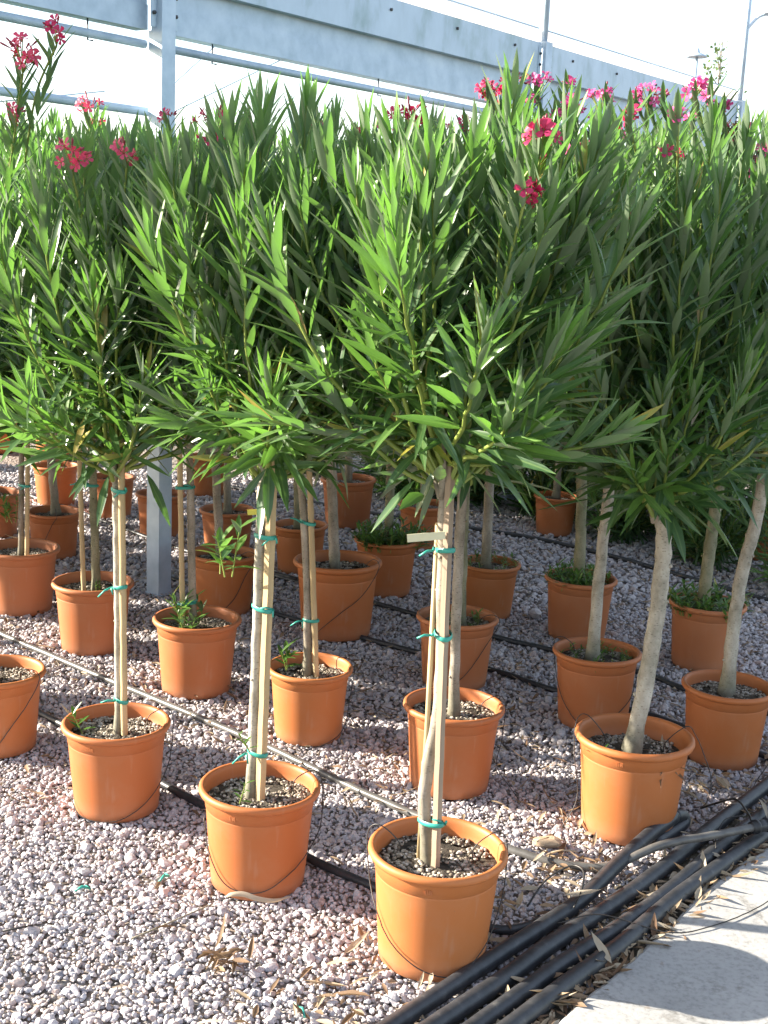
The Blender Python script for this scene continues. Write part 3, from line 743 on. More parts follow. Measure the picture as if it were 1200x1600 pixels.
# key: (pot x, y, pot scale, trunk points, trunk radius, bark, fork z, crown radius, crown top, shoots, leaf parts, stake, label)
TREES = [
 ('a', .17, 2.98, 1.04, [(.155, 2.98, .25), (.132, 2.985, .45), (.156, 2.98, .70), (.146, 2.98, 1.09), (.138, 2.98, 1.27)], .0165, 'bark', .46, 2.10, 62, 300, 'square',
  'nearest oleander of all, in the front pot beside the hoses, cream tag on its stake'),
 ('b', -.313, 3.332, 1.0, [(-.335, 3.332, .25), (-.332, 3.335, .7), (-.326, 3.332, 1.10), (-.321, 3.332, 1.20)], .0145, 'bark_pale', .40, 2.12, 54, 300, 'square',
  'staked oleander directly left of the nearest one, dry strap curled at its pot foot'),
 ('c', -.803, 3.759, .99, [(-.797, 3.759, .25), (-.800, 3.759, .66), (-.806, 3.762, 1.0), (-.808, 3.759, 1.12)], 0.0125, 'bark_pale', .42, 2.05, 54, 300, 'cane',
  'slim staked oleander, third in the front row, a lone sprout in its pot'),
 ('d', .812, 3.766, 1.09, [(.800, 3.766, .23), (.832, 3.766, .505), (.848, 3.766, .773), (.846, 3.766, .953), (.826, 3.766, 1.07)], 0.027, 'bark_pale', .44, 2.16, 54, 300, None,
  'oleander with thick bare pale leaning trunk, in the bright pot by the pipe end'),
 ('e', -1.312, 4.197, .97, [(-1.33, 4.197, .25), (-1.34, 4.2, .7), (-1.34, 4.197, 1.12)], .02, 'bark', .42, 2.06, 50, 200, 'cane',
  'oleander in the pot cut by the left edge of the picture, front row'),
 ('j', .258, 4.035, 1.0, [(.262, 4.035, .25), (.250, 4.035, .7), (.25, 4.035, 1.10)], .018, 'bark', .42, 2.18, 48, 160, None,
  'oleander in the sunlit pot straight behind the nearest one'),
 ('i', -.243, 4.424, .92, [(-.251, 4.424, .25), (-.268, 4.424, .655), (-.308, 4.424, 1.05)], 0.015, 'bark', .42, 2.13, 48, 120, 'cane',
  'slim staked oleander in the small pot right of the second front tree'),
 ('f', -.72, 4.855, 1.03, [(-.735, 4.855, .25), (-.748, 4.855, .677), (-.76, 4.855, 1.08)], 0.016, 'bark', .43, 2.13, 48, 120, 'cane',
  'staked oleander with a leafy clump of shoots at its foot, second row'),
 ('g', -1.24, 5.318, 1.03, [(-1.222, 5.318, .25), (-1.235, 5.318, .664), (-1.245, 5.318, 1.06)], 0.019, 'bark_green', .42, 2.16, 48, 80, 'cane',
  'staked oleander carrying a yellow tag, mossy trunk, behind the slim front one'),
 ('h', -1.698, 5.837, 1.05, [(-1.70, 5.837, .25), (-1.69, 5.837, .661), (-1.68, 5.837, 1.06)], 0.014, 'bark', .42, 2.2, 44, 60, 'cane',
  'staked oleander near the left edge, twiggy shoots low on its trunk, second row'),
 ('E', 1.262, 4.378, .97, [(1.258, 4.378, .24), (1.265, 4.378, .643), (1.298, 4.378, .876), (1.315, 4.378, 1.08)], 0.0245, 'bark_pale', .42, 2.16, 50, 160, None,
  'bare-trunked oleander leaning right at the right edge, pot touching the hoses'),
 ('B', .84, 4.685, 1.0, [(.820, 4.685, .25), (.824, 4.685, .638), (.832, 4.685, .885), (.84, 4.685, 1.06)], 0.023, 'bark_pale', .43, 2.22, 48, 120, None,
  'oleander behind the bright pot, straight pale trunk and weeds around its foot'),
 ('l', .321, 5.066, 1.0, [(.333, 5.066, .25), (.324, 5.066, .6), (.317, 5.066, 1.04)], .024, 'bark_green', .42, 2.22, 44, 60, None,
  'oleander with a green mossy trunk, third pot back behind the nearest tree'),
 ('k', -.199, 5.68, 1.2, [(-.206, 5.68, .27), (-.232, 5.68, .577), (-.26, 5.68, 1.0)], .025, 'bark', .42, 2.25, 44, 40, None,
  'oleander in the widest pot in the middle, brown grit around a slanting trunk'),
 ('r', -.761, 5.957, 1.0, [(-.771, 5.957, .25), (-.792, 5.957, .524), (-.82, 5.957, 1.0)], .022, 'bark', .42, 2.24, 44, 30, None,
  'oleander in a shaded pot just behind the one with the leafy clump'),
 ('D', 1.439, 5.441, 1.0, [(1.42, 5.441, .25), (1.427, 5.441, .559), (1.436, 5.441, .759), (1.455, 5.441, 1.04)], .028, 'bark_green', .43, 2.24, 44, 60, None,
  'oleander in a weedy pot near the right edge, behind the leaning trunk'),
 ('C', .93, 5.791, 1.0, [(.926, 5.791, .25), (.91, 5.791, .604), (.885, 5.791, 1.02)], .027, 'bark_green', .42, 2.32, 44, 40, None,
  'dark-trunked oleander in a green weedy pot behind the straight pale trunk'),
 ('m', .523, 6.087, .92, [(.51, 6.087, .24), (.505, 6.087, .65), (.50, 6.087, 1.02)], .024, 'bark', .42, 2.36, 40, 20, None,
  'oleander in a shaded pot right of the nearest tree trunk, fourth row'),
 ('n', .019, 6.416, 1.0, [(.031, 6.416, .25), (.024, 6.416, .632), (.02, 6.416, 1.02)], .024, 'bark_green', .42, 2.32, 40, 20, None,
  'oleander whose pot overflows with bright green weeds, left of the nearest trunk'),
 ('o', -.449, 6.783, .89, [(-.456, 6.783, .24), (-.479, 6.783, .613), (-.49, 6.783, 1.02)], .023, 'bark_green', .42, 2.32, 40, 20, None,
  'oleander in the small pot left of and behind the widest pot'),
 ('s', -.88, 7.05, .93, [(-.88, 7.05, .24), (-.89, 7.05, .6), (-.9, 7.05, 1.0)], .022, 'bark', .42, 2.34, 40, 0, None,
  'oleander in the half-lit pot just right of the grey steel post'),
 ('t', -1.339, 7.476, .88, [(-1.34, 7.476, .24), (-1.34, 7.476, .6), (-1.35, 7.476, 1.0)], .022, 'bark', .42, 2.34, 40, 0, None,
  'oleander whose pot is half hidden behind the grey steel post'),
 ('u', -1.726, 7.941, .88, [(-1.72, 7.941, .24), (-1.73, 7.941, .6), (-1.73, 7.941, 1.0)], .022, 'bark', .42, 2.36, 40, 0, None,
  'oleander in the back pot seen between the two slim stakes at left'),
 ('v', -1.813, 6.866, .88, [(-1.80, 6.866, .24), (-1.83, 6.866, .6), (-1.85, 6.866, 1.0)], .024, 'bark', .42, 2.3, 40, 0, None,
  'oleander with a bare grey trunk behind the left staked pair'),
 ('w', -2.153, 8.213, .9, [(-2.15, 8.213, .24), (-2.16, 8.213, .6), (-2.17, 8.213, 1.0)], .022, 'bark', .42, 2.38, 40, 0, None,
  'oleander in the back pot just above the bare grey trunk pot at left'),
 ('x', -2.265, 7.282, .9, [(-2.26, 7.282, .24), (-2.26, 7.282, .6), (-2.28, 7.282, 1.0)], .022, 'bark', .42, 2.32, 40, 0, None,
  'oleander in the mid-distance pot cut by the left edge'),
 ('p', -.231, 7.966, 1.05, [(-.23, 7.966, .25), (-.24, 7.966, .6), (-.24, 7.966, 1.0)], .024, 'bark', .42, 2.4, 40, 0, None,
  'oleander in the large back pot seen above the widest pot'),
 ('q', .233, 7.456, .92, [(.23, 7.456, .24), (.24, 7.456, .6), (.24, 7.456, 1.0)], .024, 'bark', .42, 2.38, 40, 0, None,
  'oleander in the pot behind the overflowing weedy one'),
 ('A', -1.238, 8.764, .92, [(-1.24, 8.764, .24), (-1.24, 8.764, .6), (-1.25, 8.764, 1.0)], .022, 'bark', .42, 2.42, 40, 0, None,
  'oleander in the back pot just right of the steel post, farther than the half-lit one'),
 ('z', -2.585, 9.834, 1.0, [(-2.58, 9.834, .24), (-2.58, 9.834, .6), (-2.59, 9.834, 1.0)], .022, 'bark', .44, 2.46, 40, 0, None,
  'farthest oleander at left, its pot dim under the crowns'),
 ('y', -3.115, 10.106, 1.05, [(-3.11, 10.106, .25), (-3.11, 10.106, .6), (-3.12, 10.106, 1.0)], .022, 'bark', .44, 2.46, 40, 0, None,
  'farthest oleander at the very left edge, its pot dim under the crowns'),
 ('F', 1.09, 7.992, .85, [(1.09, 7.992, .22), (1.09, 7.992, .6), (1.08, 7.992, 1.0)], .024, 'bark', .44, 2.46, 40, 0, None,
  'oleander in the dim pot in deep shade between the two right-hand trunks'),
 ('G', 2.29, 7.559, .9, [(2.29, 7.559, .24), (2.3, 7.559, .6), (2.3, 7.559, 1.0)], .024, 'bark', .44, 2.46, 40, 0, None,
  'oleander in the dim back pot at the right edge'),
 ('L0', -1.84, 4.66, 1.0, [(-1.84, 4.66, .24), (-1.85, 4.66, .6), (-1.84, 4.66, 1.1)], .018, 'bark', .44, 2.10, 40, 0, None,
  'oleander of the front row whose crown just enters at the left edge'),
 ('L1', -2.32, 5.06, 1.0, [(-2.32, 5.06, .24), (-2.33, 5.06, .6), (-2.32, 5.06, 1.1)], .018, 'bark', .44, 2.12, 40, 0, None,
  'front row oleander next beyond the left edge, in line with the near pots'),
 ('L2', -2.82, 5.48, 1.0, [(-2.82, 5.48, .24), (-2.83, 5.48, .6), (-2.82, 5.48, 1.1)], .018, 'bark', .44, 2.14, 40, 0, None,
  'front row oleander third beyond the left edge'),
 ('L3', -3.3, 5.9, 1.0, [(-3.3, 5.9, .24), (-3.31, 5.9, .6), (-3.3, 5.9, 1.1)], .018, 'bark', .44, 2.16, 40, 0, None,
  'front row oleander fourth beyond the left edge'),
 ('L4', -3.8, 6.32, 1.0, [(-3.8, 6.32, .24), (-3.81, 6.32, .6), (-3.8, 6.32, 1.1)], .018, 'bark', .44, 2.18, 40, 0, None,
  'front row oleander fifth beyond the left edge'),
 ('M0', -2.2, 6.27, 1.0, [(-2.2, 6.27, .24), (-2.21, 6.27, .6), (-2.2, 6.27, 1.1)], .018, 'bark', .44, 2.25, 40, 0, None,  # from here on, row continuations added to shade the ground
  'second row oleander just beyond the left edge, added for shade'),
 ('M1', -2.72, 6.7, 1.0, [(-2.72, 6.7, .24), (-2.73, 6.7, .6), (-2.72, 6.7, 1.1)], .018, 'bark', .44, 2.25, 40, 0, None,
  'second row oleander second beyond the left edge, added for shade'),
 ('M2', -3.22, 7.1, 1.0, [(-3.22, 7.1, .24), (-3.23, 7.1, .6), (-3.22, 7.1, 1.1)], .018, 'bark', .44, 2.25, 40, 0, None,
  'second row oleander third beyond the left edge, added for shade'),
 ('M3', -2.8, 7.75, 1.0, [(-2.8, 7.75, .24), (-2.81, 7.75, .6), (-2.8, 7.75, 1.1)], .018, 'bark', .44, 2.25, 40, 0, None,
  'third row oleander just beyond the left edge, added for shade'),
 ('M4', -3.3, 8.2, 1.0, [(-3.3, 8.2, .24), (-3.31, 8.2, .6), (-3.3, 8.2, 1.1)], .018, 'bark', .44, 2.25, 40, 0, None,
  'third row oleander second beyond the left edge, added for shade'),
 ('M5', -3.75, 7.6, 1.0, [(-3.75, 7.6, .24), (-3.76, 7.6, .6), (-3.75, 7.6, 1.1)], .018, 'bark', .44, 2.25, 40, 0, None,
  'second row oleander fourth beyond the left edge, added for shade'),
 ('M6', -4.3, 6.78, 1.0, [(-4.3, 6.78, .24), (-4.31, 6.78, .6), (-4.3, 6.78, 1.1)], .018, 'bark', .44, 2.25, 40, 0, None,
  'front row oleander sixth beyond the left edge, added for shade'),
 ('N0', -3.8, 8.65, 1.0, [(-3.8, 8.65, .24), (-3.81, 8.65, .6), (-3.8, 8.65, 1.05)], .018, 'bark', .46, 2.3, 40, 0, None,
  'third row oleander third beyond the left edge, added for shade'),
 ('N1', -4.25, 8.0, 1.0, [(-4.25, 8.0, .24), (-4.26, 8.0, .6), (-4.25, 8.0, 1.05)], .018, 'bark', .46, 2.3, 40, 0, None,
  'second row oleander fifth beyond the left edge, added for shade'),
 ('N2', -4.8, 7.2, 1.0, [(-4.8, 7.2, .24), (-4.81, 7.2, .6), (-4.8, 7.2, 1.05)], .018, 'bark', .46, 2.3, 40, 0, None,
  'front row oleander seventh beyond the left edge, added for shade'),
 ('N3', -4.3, 9.05, 1.0, [(-4.3, 9.05, .24), (-4.31, 9.05, .6), (-4.3, 9.05, 1.05)], .018, 'bark', .46, 2.3, 40, 0, None,
  'third row oleander fourth beyond the left edge, added for shade'),
 ('N4', -3.55, 9.45, 1.0, [(-3.55, 9.45, .24), (-3.56, 9.45, .6), (-3.55, 9.45, 1.05)], .018, 'bark', .46, 2.3, 40, 0, None,
  'fourth row oleander just beyond the left edge, added for shade'),
]
# flower heads: tree -> list of (world x, y, z, colour, flowers, spread)
FLOWERS = {
 'e': [(-1.1, 3.877, 2.272, 'coral', 14, 0.06), (-1.001, 3.877, 2.341, 'crimson', 5, 0.045), (-1.121, 3.877, 2.107, 'coral', 3, 0.03)],
 'g': [(-1.164, 4.998, 2.222, 'coral', 9, 0.06)],
 'c': [(-0.851, 3.439, 1.97, 'coral', 8, 0.045), (-0.708, 3.439, 1.989, 'coral', 6, 0.035)],
 'f': [(-0.635, 4.535, 2.146, 'crimson', 11, 0.075), (-0.788, 4.535, 2.167, 'crimson', 3, 0.03)],
 'i': [(-0.268, 4.104, 2.112, 'crimson', 6, 0.05), (-0.584, 4.104, 2.061, 'crimson', 4, 0.03)],
 'j': [(0.024, 3.715, 2.122, 'crimson', 12, 0.06)],
 'a': [(0.284, 2.68, 2.012, 'crimson', 10, 0.036), (0.250, 2.60, 1.902, 'crimson', 6, 0.026)],
 'k': [(-0.076, 5.36, 2.243, 'pink', 3, 0.03), (-0.071, 5.36, 2.139, 'coral', 4, 0.03)],
 'B': [(0.326, 4.365, 2.268, 'crimson', 12, 0.08), (0.439, 4.365, 2.303, 'pink', 6, 0.05), (0.718, 4.365, 2.154, 'pink', 4, 0.03)],
 'd': [(0.62, 3.446, 1.869, 'crimson', 2, 0.02), (0.689, 3.446, 2.044, 'crimson', 2, 0.04)],
 'C': [(0.68, 5.471, 2.362, 'pink', 6, 0.06), (0.815, 5.471, 2.38, 'pink', 8, 0.07), (0.791, 5.471, 2.291, 'pink', 4, 0.04)],
 'D': [(0.945, 5.121, 2.369, 'pink', 9, 0.06)],
 'E': [(0.882, 4.058, 2.278, 'pink', 6, 0.035), (0.881, 4.058, 2.185, 'pink', 2, 0.02), (1.02, 4.058, 2.153, 'coral', 6, 0.04), (1.104, 4.058, 2.059, 'pink', 6, 0.035)],
 'l': [(0.157, 4.746, 2.181, 'crimson', 4, 0.035)],
}
for _k, _v in {
 'B': [(0.275, 4.325, 2.278, 'crimson', 5, 0.035), (0.362, 4.325, 2.299, 'crimson', 4, 0.03)],
 'C': [(0.626, 5.431, 2.324, 'pink', 4, 0.03), (0.716, 5.431, 2.342, 'pink', 3, 0.03)],
 'd': [(0.455, 3.406, 2.034, 'pink', 3, 0.025), (0.51, 3.406, 2.046, 'pink', 2, 0.02), (0.54, 3.406, 2.101, 'crimson', 3, 0.02), (0.705, 3.406, 2.136, 'pink', 3, 0.02), (0.583, 3.406, 2.131, 'crimson', 3, 0.02)],
 'D': [(0.881, 5.081, 2.372, 'pink', 4, 0.03), (0.985, 5.081, 2.371, 'pink', 3, 0.03), (0.766, 5.081, 2.374, 'pink', 5, 0.035)],
 'E': [(0.919, 4.018, 2.257, 'pink', 3, 0.02), (0.963, 4.018, 2.229, 'pink', 3, 0.02), (1.038, 4.018, 2.158, 'coral', 3, 0.02), (1.095, 4.018, 2.107, 'pink', 4, 0.02)],
 'l': [(0.234, 4.706, 2.203, 'crimson', 4, 0.03)],
 'k': [(-0.169, 5.32, 2.214, 'coral', 3, 0.025)],
 'm': [(0.706, 5.727, 2.48, 'pink', 3, 0.03)],
}.items():
    FLOWERS.setdefault(_k, []).extend(_v)

def trunk_mesh(pts, rad, material, seed):
    g = random.Random(seed)
    path = smooth_path(pts, 9)
    rr = []
    n = len(path)
    for i, p in enumerate(path):
        f = i / (n - 1)
        k = 1.0 + .45 * max(0, .10 - f) / .10 - .14 * f + g.uniform(-.035, .035)
        if g.random() < .10: k *= 1.09
        if f > .93: k *= 1.12
        rr.append(rad * k)
    path = [p + Vector((g.uniform(-1, 1), g.uniform(-1, 1), 0)) * .0016 for p in path]
    mb = MB(); mb.tube(path, rr, 12)
    for i in range(9):      # leaf scars and pruned knots
        j = g.randrange(3, n - 1); q = g.uniform(0, 6.28); d = Vector((math.cos(q), math.sin(q), .25))
        p = path[j] + d * rr[j] * .8
        mb.tube([p, p + d * rad * .34, p + d * rad * .42], [rad * .30, rad * .22, rad * .05], 6)
    return mb.mesh('trunk', material)

def tie_mesh(c, rx, ry, ang, seed):
    g = random.Random(seed); mb = MB(); vs = []; fs = []; n = 20
    ca, sa = math.cos(ang), math.sin(ang)
    tilt = g.uniform(-.006, .006)
    for k in range(n):
        q = 2 * math.pi * k / n
        for (s_, z) in ((1.0, -.006), (1.10, -.003), (1.10, .003), (1.0, .006)):
            x, y = rx * s_ * math.cos(q), ry * s_ * math.sin(q)
            vs.append((c[0] + x * ca - y * sa, c[1] + x * sa + y * ca, c[2] + z + tilt * math.cos(q)))
    for k in range(n):
        for j in range(3):
            a = k * 4 + j; b = ((k + 1) % n) * 4 + j
            fs.append((a, b, b + 1, a + 1))
    mb.add(vs, fs)
    q = g.choice((-2.6, -.6, -2.2)); kx, ky = c[0] + rx * 1.1 * math.cos(q), c[1] + ry * 1.15 * math.sin(q)
    for s_ in (-1, 1):
        e = (kx + (.022 + g.random() * .012) * s_ * (1 if s_ < 0 else .5) - .01, ky - .012, c[2] + g.uniform(-.03, .02))
        mb.tube([(kx, ky, c[2]), ((kx + e[0]) / 2, (ky + e[1]) / 2 - .006, (c[2] + e[2]) / 2 + .006), e], [.004, .0032, .0025], 5)
    return mb.mesh('tie', M['tie'])

def crown_for(key, fork, Rr, top, ns, seed):
    g = np.random.default_rng(seed)
    return crown_leaves(g, fork, Rr, top, ns)

def leaf_object(parent, arr, i):
    P, D, N, L, W, C, T = arr
    d = D[i] / np.linalg.norm(D[i]); n = N[i] - d * np.dot(N[i], d); n /= np.linalg.norm(n) + 1e-9
    x = np.cross(d, n)
    best = min(LEAF_VAR, key=lambda v: abs(v[0] - C[i]) * 3 + abs(v[1] - T[i]))
    o = bpy.data.objects.new('leaf', best[2]); COL.objects.link(o); o.parent = parent
    ws = W[i] / .17
    o.matrix_local = Matrix(((x[0] * ws, d[0] * L[i], n[0] * L[i], P[i][0]), (x[1] * ws, d[1] * L[i], n[1] * L[i], P[i][1]),
                             (x[2] * ws, d[2] * L[i], n[2] * L[i], P[i][2]), (0, 0, 0, 1)))

SHARED = {}
TREE_OBJ = {}
for idx, (key, px, py, sc, tp, tr, bark, cr, top, ns, nleaf, stake, label) in enumerate(TREES):
    g = np.random.default_rng(1000 + idx); gr = random.Random(500 + idx)
    root = link('potted_oleander', None, None, (px, py, .008))
    root.rotation_euler.z = 0
    tag(root, label, 'potted tree', G_TREES); TREE_OBJ[key] = root
    org = Vector((px, py, .008))
    pot = link('pot', POT_ME, root); pot.scale = (sc, sc, sc)
    pot.rotation_euler = (gr.uniform(-.012, .012), gr.uniform(-.012, .012), gr.uniform(-.5, .2))
    if py < 4.0: link('maker_mark', MARK_ME, pot)
    v = idx % 4
    soil = link('soil', SOIL[v], pot)
    ch = link('soil_chips', CHIPS[v], pot, kind='stuff'); ch.rotation_euler.z = gr.uniform(0, 6)
    if key == 'd': soil.location.z = ch.location.z = -.014
    pts = [Vector(p) - org for p in tp]
    if pts[0].z > .22: pts[0].z = .22
    tk = link('trunk', trunk_mesh(pts, tr, M[bark], 40 + idx), root)
    fork = np.array(pts[-1])
    far = nleaf == 0
    if far:
        vi = idx % 5
        if vi not in SHARED:
            gg = np.random.default_rng(77 + vi)
            paths, arr = crown_leaves(gg, np.array([0, 0, 0.]), .44, 1.42, ns)
            SHARED[vi] = (leaf_mesh('crown', M['leaf'], *arr), stems_mesh(paths, None))
        cm, sm = SHARED[vi]
        zs = (top - .008 - fork[2]) / 1.42
        crown = link('crown', cm, root, fork, 'stuff'); st = link('stems', sm, root, fork, 'stuff')
        for o in (crown, st): o.scale = (cr / .44, cr / .44, zs); o.rotation_euler.z = idx * 1.3
    else:
        paths, arr = crown_leaves(g, fork, cr, top - .008, ns, low=.7 if key in 'abc' else 1.8)
        P = arr[0]
        # the leaves towards the camera and the sunny side become single parts
        ctr = fork + np.array([0, 0, .45])
        tocam = np.array([-px, -py, .3]); tocam /= np.linalg.norm(tocam)
        mid = P + arr[1] * .5 * arr[3][:, None]
        score = (mid - ctr) @ tocam + g.normal(0, .05, len(P))
        order = np.argsort(-score)
        pick = order[:nleaf]; rest = np.ones(len(P), bool); rest[pick] = False
        crown = link('crown', leaf_mesh('crown', M['leaf'], *[v_[rest] for v_ in arr]), root, kind='stuff')
        for i in pick: leaf_object(crown, arr, i)
        link('stems', stems_mesh(paths, fork), root, kind='stuff')
    # boughs between trunk and shoots
    nb = 4 if not far else 3
    bl = .55 if key == 'a' else 1.0
    for k in range(nb):
        q = k * 6.283 / nb + gr.uniform(-.4, .4)
        o = Vector((math.cos(q), math.sin(q), 0)); f = Vector(fork)
        r0 = tr * .62
        mb = MB()
        mb.tube(smooth_path([f - Vector((0, 0, .07)) + o * tr * .25, f + o * .045 + Vector((0, 0, .05)), f + o * .11 * bl + Vector((0, 0, .05 + .14 * bl)), f + o * .19 * bl + Vector((gr.uniform(-.04, .04), gr.uniform(-.04, .04), .31 * bl))], 4),
                [r0, r0 * .97, r0 * .94, r0 * .9, r0 * .86, r0 * .8, r0 * .74, r0 * .68, r0 * .6, r0 * .5, r0 * .42, r0 * .34, r0 * .2], 7)
        link('branch', mb.mesh('branch', M[bark]), root)
    if stake:
        side = {'a': (.013, -.016), 'b': (.025, -.008), 'c': (.021, -.008), 'e': (.02, -.02), 'f': (-.036, -.01), 'g': (-.05, -.012), 'h': (.034, -.012), 'i': (.034, -.008)}[key]
        sp = [Vector((p.x + side[0], p.y + side[1] - tr * .6, p.z)) for p in pts]
        topz = fork[2] + {'a': .02, 'b': .10, 'c': .12}.get(key, .05)
        b0 = Vector((sp[0].x, sp[0].y, .2)); b1 = Vector((sp[-1].x, sp[-1].y, topz))
        mb = MB(); sr = (.0095 if key == 'a' else .0115) if stake == 'square' else .0105
        n = 26; path = []; rad = []
        for i in range(n):
            f = i / (n - 1)
            p = b0.lerp(b1, f)
            path.append(p + Vector((gr.uniform(-1, 1), gr.uniform(-1, 1), 0)) * .0007)
            rad.append(sr * ((1.10 if i % 6 == 0 else 1.0) if stake == 'cane' else 1 + gr.uniform(-.02, .02)))
        if stake == 'square':
            mb.tube(path, [r_ * 1.2 for r_ in rad], 4)
            mb.sm = [False] * len(mb.sm)
        else:
            mb.tube(path, rad, 9)
        stk = link('stake', mb.mesh('stake', M['stake'] if key != 'a' else M['stake_grey']), root)
        if key == 'a':      # a second thin cane on the sunny side
            mb = MB(); mb.tube([Vector((-.044, .012, .2)), Vector((-.040, .01, .6)), Vector((-.040, .01, 1.13))], .0065, 8)
            link('stake', mb.mesh('stake', M['stake']), root)
        hs = {'a': (.37, .86, 1.07), 'b': (.385, .80, 1.0), 'c': (.36, .72, 1.02), 'f': (.36, .82), 'g': (.72,), 'h': (.60, .98), 'i': (.44, .80), 'e': (.5, .9)}[key]
        for k, hz in enumerate(hs):
            # trunk centre at this height
            pp = None
            path = smooth_path(pts, 9)
            pp = min(path, key=lambda q: abs(q.z - hz)); ss = b0.lerp(b1, (hz - b0.z) / (b1.z - b0.z))
            c = (pp + ss) / 2; dv = ss - pp; hd = math.hypot(dv.x, dv.y)
            link('tie', tie_mesh((c.x, c.y, hz), hd / 2 + tr * 1.05, tr * 1.12 + .002, math.atan2(dv.y, dv.x), idx * 7 + k), root)
    # tags
    if key in ('a', 'b', 'g'):
        mb = MB()
        if key == 'a':
            c = Vector((-.068, -.035, 1.105)); mb.box(c, (.045, .0012, .0095), Matrix.Rotation(-.13, 3, 'Y'))
        elif key == 'g':
            c = Vector((.012, -.05, 1.005 - .04)); mb.box(c, (.075, .0012, .010), Matrix.Rotation(.05, 3, 'Y'))
        else:
            c = Vector((.0, -.04, 1.075)); mb.box(c, (.007, .004, .012), Matrix.Rotation(.1, 3, 'Y')); mb.box(c + Vector((-.028, .0, -.004)), (.018, .0012, .007), Matrix.Rotation(-.1, 3, 'Y'))
        link('tag', mb.mesh('tag', M['tag_cream' if key == 'a' else 'tag_yellow']), root)
    for (x, y, z, colr, n, sp) in FLOWERS.get(key, []):
        pos = Vector((x, y, z)) - org
        anchor = Vector((pos.x * .6 + fork[0] * .4, pos.y * .6 + fork[1] * .4, pos.z - .38))
        fh = flower_head(root, pos, colr, n, sp, g, anchor)
        # leafy shoot that carries the flowers
        P = []; D = []; N = []; L = []
        for i in range(24):
            f = (i / 23) ** .8 * 1.0; x_ = np.array(anchor.lerp(pos - Vector((0, 0, sp)), f)); a2 = i * 2.2
            o = np.array([math.cos(a2), math.sin(a2), 0])
            P.append(x_); D.append(o * .55 + np.array([0, 0, .8])); N.append(np.array([0, 0, .6]) - o * .8); L.append(.115 * g.uniform(.7, 1.1))
        L = np.array(L)
        link('shoot_leaves', leaf_mesh('shoot_leaves', M['leaf'], np.array(P), np.array(D), np.array(N), L, L * .17, g.normal(.05, .05, 24), np.clip(g.normal(.35, .15, 24), 0, 1)), fh, -pos, 'stuff')

# weeds and sprouts in the pots
WEEDS = {'n': (620, .07, .17, 'weed'), 'C': (420, .055, .155, 'weed'), 'D': (520, .058, .17, 'weed'), 'B': (260, .026, .145, 'weed'), 'm': (200, .035, .145, 'weed'), 'l': (170, .035, .12, 'weed')}
for k, (n, L, sp, mt) in WEEDS.items():
    tuft(TREE_OBJ[k], 'weeds', (0, 0, .245), np.random.default_rng(hash(k) % 97 if False else ord(k)), n, L, sp, M[mt], .7)
for k, pos, n, L, sp in (('f', (.0, -.03, .245), 70, .075, .07), ('c', (-.09, -.02, .245), 12, .05, .015), ('i', (-.07, .0, .245), 18, .06, .02), ('b', (-.055, -.05, .245), 9, .035, .006),
                         ('h', (-.04, -.02, .42), 40, .06, .03), ('d', (-.08, -.05, .235), 9, .03, .012), ('b', (-.025, -.045, .40), 9, .03, .004), ('g', (.0, -.04, .25), 18, .03, .04)):
    tuft(TREE_OBJ[k], 'sprout', pos, np.random.default_rng(int(n * 31 + L * 1000)), n, L, sp, M['weed' if k != 'f' else 'leaf'], 1.0)
# low leafy shoot hanging off the second tree
tuft(TREE_OBJ['b'], 'sprout', (-.10, -.06, .90), np.random.default_rng(4), 27, .075, .03, M['leaf'], .9)

# dead leaves lying in the bright pot
g = np.random.default_rng(31); k = 60
rr = .14 * np.sqrt(g.random(k)); q = g.uniform(0, 6.28, k)
P = np.stack([rr * np.cos(q), rr * np.sin(q), .240 + g.uniform(0, .012, k)], 1)
D = np.stack([np.cos(q * 3.1), np.sin(q * 3.1), g.normal(0, .15, k)], 1)
link('dead_leaves', leaf_mesh('dead_leaves', M['dry'], P, D, np.tile([0, 0, 1.], (k, 1)) + g.normal(0, .4, (k, 3)), g.uniform(.05, .10, k), g.uniform(.008, .014, k), g.normal(0, .15, k), g.random(k)), TREE_OBJ['d'], kind='stuff')

# ------------------------------------------------------------------ shrubs in the shade at the back right
SHR = [(.18, 8.85, .9, 'low dim leafy shrub added to block sun behind the overflowing weedy pot'), (.62, 8.9, 1.0, 'low dark leafy shrub in deep shade behind the middle trunks'), (1.12, 8.55, 1.05, 'dark leafy shrub in deep shade behind the thick pale trunk'),  # first shrub is added to keep sun off the ground beside it
       (1.52, 7.95, .95, 'dark leafy shrub in deep shade right of the thick pale trunk, nearer than its neighbour'), (1.98, 8.3, 1.15, 'tall dark leafy shrub in deep shade between the right-hand trunks'),
       (1.92, 7.35, .85, 'nearest dark leafy shrub, low in deep shade between the right-hand trunks'), (2.35, 6.8, .85, 'dark leafy shrub at the right edge in front of the dim pot'),
       (2.75, 8.1, 1.2, 'dark leafy shrub at the far right edge behind the dim pot'), (.05, 9.6, 1.1, 'low dark leafy shrub farthest back behind the middle pots'),
       (-1.2, 10.6, 1.2, 'dim leafy shrub added to darken the back behind the steel post'), (-2.3, 11.4, 1.3, 'dim leafy shrub added to darken the back left of the steel post'), (-3.5, 11.6, 1.3, 'dim leafy shrub added to darken the back by the left edge'), (-.6, 9.9, 1.1, 'dim leafy shrub added to darken the back right of the steel post'),  # these four are added to cover bright ground at the back
       (1.5, 9.3, 1.3, 'big dark leafy shrub closing the view behind the shrubs at right')]
SHR_ME = []
for i in range(3):
    gg = np.random.default_rng(300 + i)
    paths, arr = crown_leaves(gg, np.array([0, 0, .02]), .52, 1.15, 56, low=7, Lm=.13)
    SHR_ME.append((leaf_mesh('crown', M['leaf'], *arr), stems_mesh(paths, None)))
